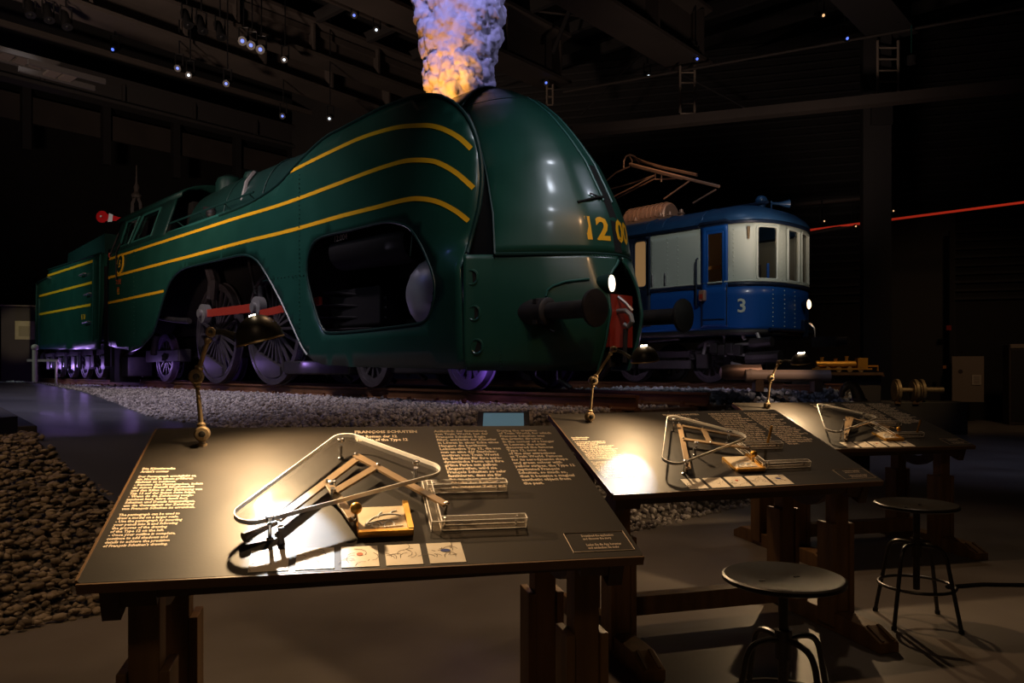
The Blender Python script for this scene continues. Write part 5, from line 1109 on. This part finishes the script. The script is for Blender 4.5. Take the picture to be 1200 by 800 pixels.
p2 = at(975, 460, 16.4); t = thing('display_plinth', 'long dark plinth under the brass model', 'plinth', (p2.x, p2.y, 0), -.12); hh = p.z-.18
mb = MB(); mb.box((.0, .1, hh/2), (1.8, .8, hh)); mb.build('body', 'girder_dark', t, 0, bevel=.02); mb = MB(); mb.box((.0, .1, hh+.0), (1.9, .9, .03)); mb.build('top', 'wood_dark', t, 0)
# curved cast pipe on a small base
p = at(1000, 468, 9.4); t = thing('cast_elbow', 'curved grey cast elbow on a small stand behind the farthest desk', 'casting', (p.x, p.y, p.z), 0)
mb = MB(); mb.tube(smooth_poly([(-.15, 0, .03), (-.13, 0, .11), (-.07, 0, .17), (-.0, 0, .16), (.04, 0, .09), (.07, 0, .0)], 4), list(np.linspace(.028, .075, 21)), 12); mb.build('elbow', 'greysteel', t)
mb = MB(); mb.lathe([(.10, -.01), (.10, .01), (.085, .015)], (.06, 0, 0), n=18); mb.build('flange', 'greysteel', t)
mb = MB(); mb.box((.08, -.05, -.03), (.14, .12, .04)); mb.build('stand_top', 'panel', t, 0); mb = MB(); mb.box((.0, 0, -(p.z+.05)/2), (.3, .22, p.z-.05)); mb.build('stand', 'girder_dark', t, 0)
# wheels on the plinth at the right
p = at(1075, 470.5, 16.8); t = thing('wheel_plinth', 'low dark plinth at the right carrying the brass-lit wheels', 'plinth', (p.x, p.y, 0), -.12)
mb = MB(); mb.box((0, .3, p.z/2), (1.95, .9, p.z)); mb.build('body', 'girder_dark', t, 0, bevel=.02)
def wset(label, x0, x1, px, axle):
    q = at(px, 458, 16.8); w = thing('wheelset', label, 'wheelset', (q.x, q.y, q.z), -.12, 'brass-lit wheelsets')
    for x in x0:
        mb = MB(); mb.lathe([(.07, -.03), (.20, -.03), (.20, -.01), (.262, -.01), (.262, .05), (.20, .05), (.20, .03), (.07, .03)], (x, 0, 0), (1, .0, 0), 32); mb.build('wheel', 'oldbrass', w)
    mb = MB(); mb.cyl((x1[0], 0, .02), (x1[1], 0, .02), axle, n=16); mb.build('axle', 'oldbrass', w)
    for x in x0: mb = MB(); mb.box((x, 0, -.25), (.12, .3, .06)); mb.build('chock', 'wood_dark', w, 0)
wset('pair of brass-lit wheels joined by an axle on the plinth', (-.17, .20), (-.2, .24), 1059, .05); wset('single brass-lit wheel with a long axle end, right end of the plinth', (-.06,), (-.1, .43), 1081, .065)
# wall notices and cabinet at the right
p = at(1134, 444, 20.6); t = thing('wall_panel', 'tall grey information panel with a small white notice on the right wall', 'panel', (p.x, p.y, p.z), -.28)
mb = MB(); mb.box((0, 0, 0), (.76, .05, 1.22)); mb.build('board', 'panel', t, 0); mb = MB(); mb.box((.20, -.04, -.02), (.22, .02, .27)); mb.build('notice', 'paper', t, 0); 
mb = MB(); mb.prism([(.06*math.cos(a), .06*math.sin(a)) for a in np.linspace(0, 2*PI, 12)[:-1]], -.03, -.028, lambda x, y, h: (x-.18, h, y+.2)); mb.build('symbol', 'girder', t)
mb = MB()
for k in range(4): mb.box((.20, -.052, .05-k*.05), (.14, .002, .014))
mb.build('notice_lines', 'ink', t, 0)['kind'] = 'stuff'
p = at(1192, 446, 19.6); t = thing('floor_cabinet', 'dark cabinet at the right edge with a pale top strip', 'cabinet', (p.x+.25, p.y, 0), -.28)
mb = MB(); mb.box((0, 0, 1.02), (.95, .5, 2.04)); mb.build('body', 'girder', t, 0, bevel=.01); mb = MB(); mb.box((0, -.26, 2.0), (.9, .03, .10)); mb.build('top_strip', 'panel', t, 0); mb = MB(); mb.box((0, -.256, 1.0), (.86, .02, 1.8)); mb.build('door', 'girder_dark', t, 0)
def small_sign(label, px, py, Y, m, w, h): q = at(px, py, Y); mb = MB(); mb.box((0, 0, 0), (w, .05, h)); o = mb.build('call_point', m, None, 0); o.location = q; tag(o, label, 'call point'); return o
small_sign('small red call point on the right wall post', 1111.5, 384, 20.85, 'rod_red', .13, .13); small_sign('small orange button below the red call point', 1106.5, 430, 20.85, 'orange', .09, .09)
# tablet behind the nearest desk
q = at(590, 494, 6.8); t = thing('tablet', 'black-framed tablet with a pale blue screen, behind the nearest desk', 'tablet', q, 0)
R_ = Matrix.Rotation(.5, 3, 'X')
mb = MB(); mb.box((0, 0, 0), (.46, .30, .03), R_); mb.build('case', 'plastic', t, 0, bevel=.003); mb = MB(); mb.box(R_ @ Vector((0, 0, .016)), (.36, .24, .002), R_); mb.build('screen', 'screen', t, 0)
mb = MB(); mb.cyl((0, .02, -.02), (0, .02, -.36), .03, n=10); mb.build('stand_post', 'plastic', t); mb = MB(); mb.lathe([(.16, 0), (.16, .015), (.02, .02)], (0, .02, -.36), n=20); mb.build('stand_foot', 'plastic', t)
# kerb beside the blue path
a = at(46, 505, 7.0); b = at(-30, 456, 13.0); t = thing('path_kerb', 'low dark kerb with a tan base between gravel and blue path', 'kerb')
mb = MB(); n = Vector((-.9, -.35, 0)); mb.bar(Vector((a.x, a.y, a.z-.03))+n*.10, Vector((b.x, b.y, a.z+.10))+n*.10, .16, .16); mb.build('kerb_top', 'girder_dark', t, 0, bevel=.01)
mb = MB(); mb.bar(Vector((a.x, a.y, a.z-.1))+n*.36, Vector((b.x, b.y, a.z+.0))+n*.36, .38, .06); mb.build('kerb_base', 'edge', t, 0)
# far left wall unit with a lit poster, and the white barrier
c = at(25, 400, 27.5); t = thing('grey_screen', 'dark grey wall screen with a lit yellowish poster, far left behind the tender', 'screen', (c.x, c.y, 0), .3)
zc = at(25, 360, 27.5).z; mb = MB(); mb.box((0, 0, zc/2), (1.2, .2, zc)); mb.build('panel', 'girder', t, 0); mb = MB(); mb.box((0, -.1, zc+.04), (1.3, .25, .05)); mb.build('top_edge', 'panel', t, 0)
mb = MB(); mb.box((.15, -.12, at(31, 387, 27.5).z), (.62, .03, .66)); ps = mb.build('poster', 'poster', t, 0); mb = MB(); mb.box((.15, -.14, at(31, 388, 27.5).z), (.38, .02, .36)); mb.build('poster_picture', 'poster_pic', ps, 0)
c = at(41, 440, 22.5); t = thing('barrier', 'pale post and rail barrier before the tender', 'barrier', (c.x, c.y, .9), .3)
mb = MB(); zt_ = at(41, 407, 22.5).z-.9; mb.cyl((0, 0, 0), (0, 0, zt_), .07, n=10); mb.sphere((0, 0, zt_), .1, 8); mb.build('post', 'panel', t); mb = MB(); mb.bar((-.2, 0, zt_-.38), (.6, 0, zt_-.38), .05, .07); mb.build('rail', 'panel', t, 0)
mb = MB(); mb.cyl((.55, 0, 0), (.55, 0, zt_-.38), .03, n=8); mb.build('rail_leg', 'panel', t)
# dark exhibit at the far left edge
c = at(2, 512, 6.6); mb = MB(); mb.box((0, 0, 0), (.08, .3, .34)); o = mb.build('gravel_marker', 'girder_dark', None, 0); o.location = c; tag(o, 'small dark block standing in the gravel at the left edge', 'block')
# ladders hung from the girder ends
def ladder(label, px0, px1, y0, y1, Y, n):
    a = at(px0, y0, Y); b = at(px1, y1, Y); t = thing('ladder', label, 'ladder', a, 0); w = b.x-a.x; h = a.z-b.z
    for x in (0, w): mb = MB(); mb.cyl((x, 0, .15), (x, 0, -h), .032, n=8); mb.build('rail', 'panel', t)
    for k in range(n): mb = MB(); mb.cyl((0, 0, -h*k/(n-1)-.02), (w, 0, -h*k/(n-1)-.02), .022, n=6); mb.build('rung', 'panel', t)
ladder('pale ladder hung from the roof girder above the pillar', 1028.5, 1052.5, 55, 108, 18.2, 5); ladder('pale ladder hung from the girder end right of the smoke', 797, 814, 84, 132, 19.8, 5); ladder('short dim ladder at the girder end beside the smoke', 641, 648, 84, 122, 21.5, 5)
# hanging plumb weight
c = at(1068, 70, 17.8); t = thing('hanging_weight', 'dark weight hung on a green cord right of the ladder', 'weight', c, 0); mb = MB(); mb.lathe([(.001, -.12), (.1, -.1), (.1, .08), (.04, .12)], n=14); mb.build('weight', 'girder_dark', t); mb = MB(); mb.cyl((0, 0, .1), (.0, 0, 1.2), .015, n=6); mb.build('cord', 'green_pale', t)
# stage spotlights under the girders
def stagelight(label, px, py, Y, lens, aim=(0, -1, -.8), s=.13):
    small_ = 'downlight' in label
    c = at(px, py, Y); t = thing('stage_spotlight', label, 'spotlight', c, 0, 'ceiling spotlights'); ax = Vector(aim).normalized()
    mb = MB(); mb.lathe([(s*.75, -.36), (s*.9, -.3), (s*.9, -.02), (s*1.08, 0), (s*1.08, .05)], -ax*.05, ax, 16); cn = mb.build('can', 'plastic', t)
    mb = MB(); mb.lathe([(s*.45, .052), (s*.35, .06), (.001, .065)], -ax*.05, ax, 16); mb.build('lens', lens, cn)
    e = ax.cross(Vector((0, 0, 1))).normalized()*s*1.15; mb = MB(); mb.tube([e-ax*.15, e+Vector((0, 0, .32))-ax*.15, -e+Vector((0, 0, .32))-ax*.15, -e-ax*.15], .02, 6); mb.cyl(-ax*.15+Vector((0, 0, .32)), -ax*.15+Vector((0, 0, max(.6, (11.6-c.z) if Y > 16 and not small_ else .6))), .018, n=6); mb.build('yoke', 'plastic', t)
for a in (('cool white spotlight beside the ladder above the pillar', 1054, 22, 17.6, 'led_white'), ('blue spotlight left of the ladder above the pillar', 993, 45, 18.2, 'led_blue'), ('warm spotlight at the top, far left of the ladder above the pillar', 965, 18, 18.2, 'led_warm'), ('blue spotlight at the girder end right of the smoke', 817, 69, 19.6, 'led_blue'),
          ('white spotlight on the tie rod right of the smoke', 760, 89, 21.0, 'led_white'), ('dim spotlight at the end of the girder beside the smoke', 640, 97, 21.0, 'led_blue'), ('cool spotlight under the girder above the locomotive front', 333, 70, 19.5, 'led_white'), ('blue spotlight under the left girder', 265, 98, 18.5, 'led_blue'), ('white spotlight in the lit bracket under the left girder', 221, 88, 18.5, 'led_white'),
          ('small blue spotlight in the lit bracket, left of the white one', 208, 80, 18.5, 'led_blue'), ('blue spotlight near the upper left roof rails', 132, 58, 18.0, 'led_blue'), ('cool spotlight low under the girder above the boiler', 386, 139, 21.0, 'led_white'), ('blue spotlight low under the girder, left of the boiler top', 331, 136, 21.0, 'led_blue'), ('white spotlight left of the smoke', 441, 35, 19.5, 'led_white'), ('blue spotlight just left of the smoke', 415, 18, 19.0, 'led_blue'),
          ('warm downlight on the right wall beside the pillar', 1047, 247, 19.9, 'led_warm'), ('tiny warm downlight left of the pillar', 966, 259, 19.9, 'led_warm'), ('tiny warm downlight over the railcar front', 1003, 265, 19.9, 'led_warm')):
    small = 'tiny' in a[0] or 'warm down' in a[0]
    stagelight(*a, aim=(0, -1, -.25) if small else (.1, -1, -.55), s=.045 if small else .075)
for k, (px, py) in enumerate(((284, 48), (294, 53), (305, 58))):
    stagelight(['first', 'second', 'third'][k]+' of three violet-blue spotlights in a row under the upper girder', px, py, 18.8, 'led_blue', (.1, -1, -.5), .10)
for k, (px, py) in enumerate(((221, 30), (238, 37), (260, 44), (36, 18), (58, 24), (79, 32))):
    stagelight(['first unlit black spotlight from the left under the upper girder', 'second unlit black spotlight under the upper girder', 'third unlit black spotlight under the upper girder', 'unlit black spotlight nearest the upper left corner', 'second unlit black spotlight from the upper left corner', 'third unlit black spotlight from the upper left corner'][k], px, py, 16.5, 'plastic', (.4, -.3, -1), .10)

t = thing('floor_cable', 'thin dark cable lying on the floor right of the farthest stool', 'cable'); mb = MB(); mb.tube([(2.75, 4.86, .012), (3.0, 4.92, .012), (3.4, 4.9, .012), (4.2, 4.98, .012)], .012, 6); mb.build('cable', 'plastic', t)
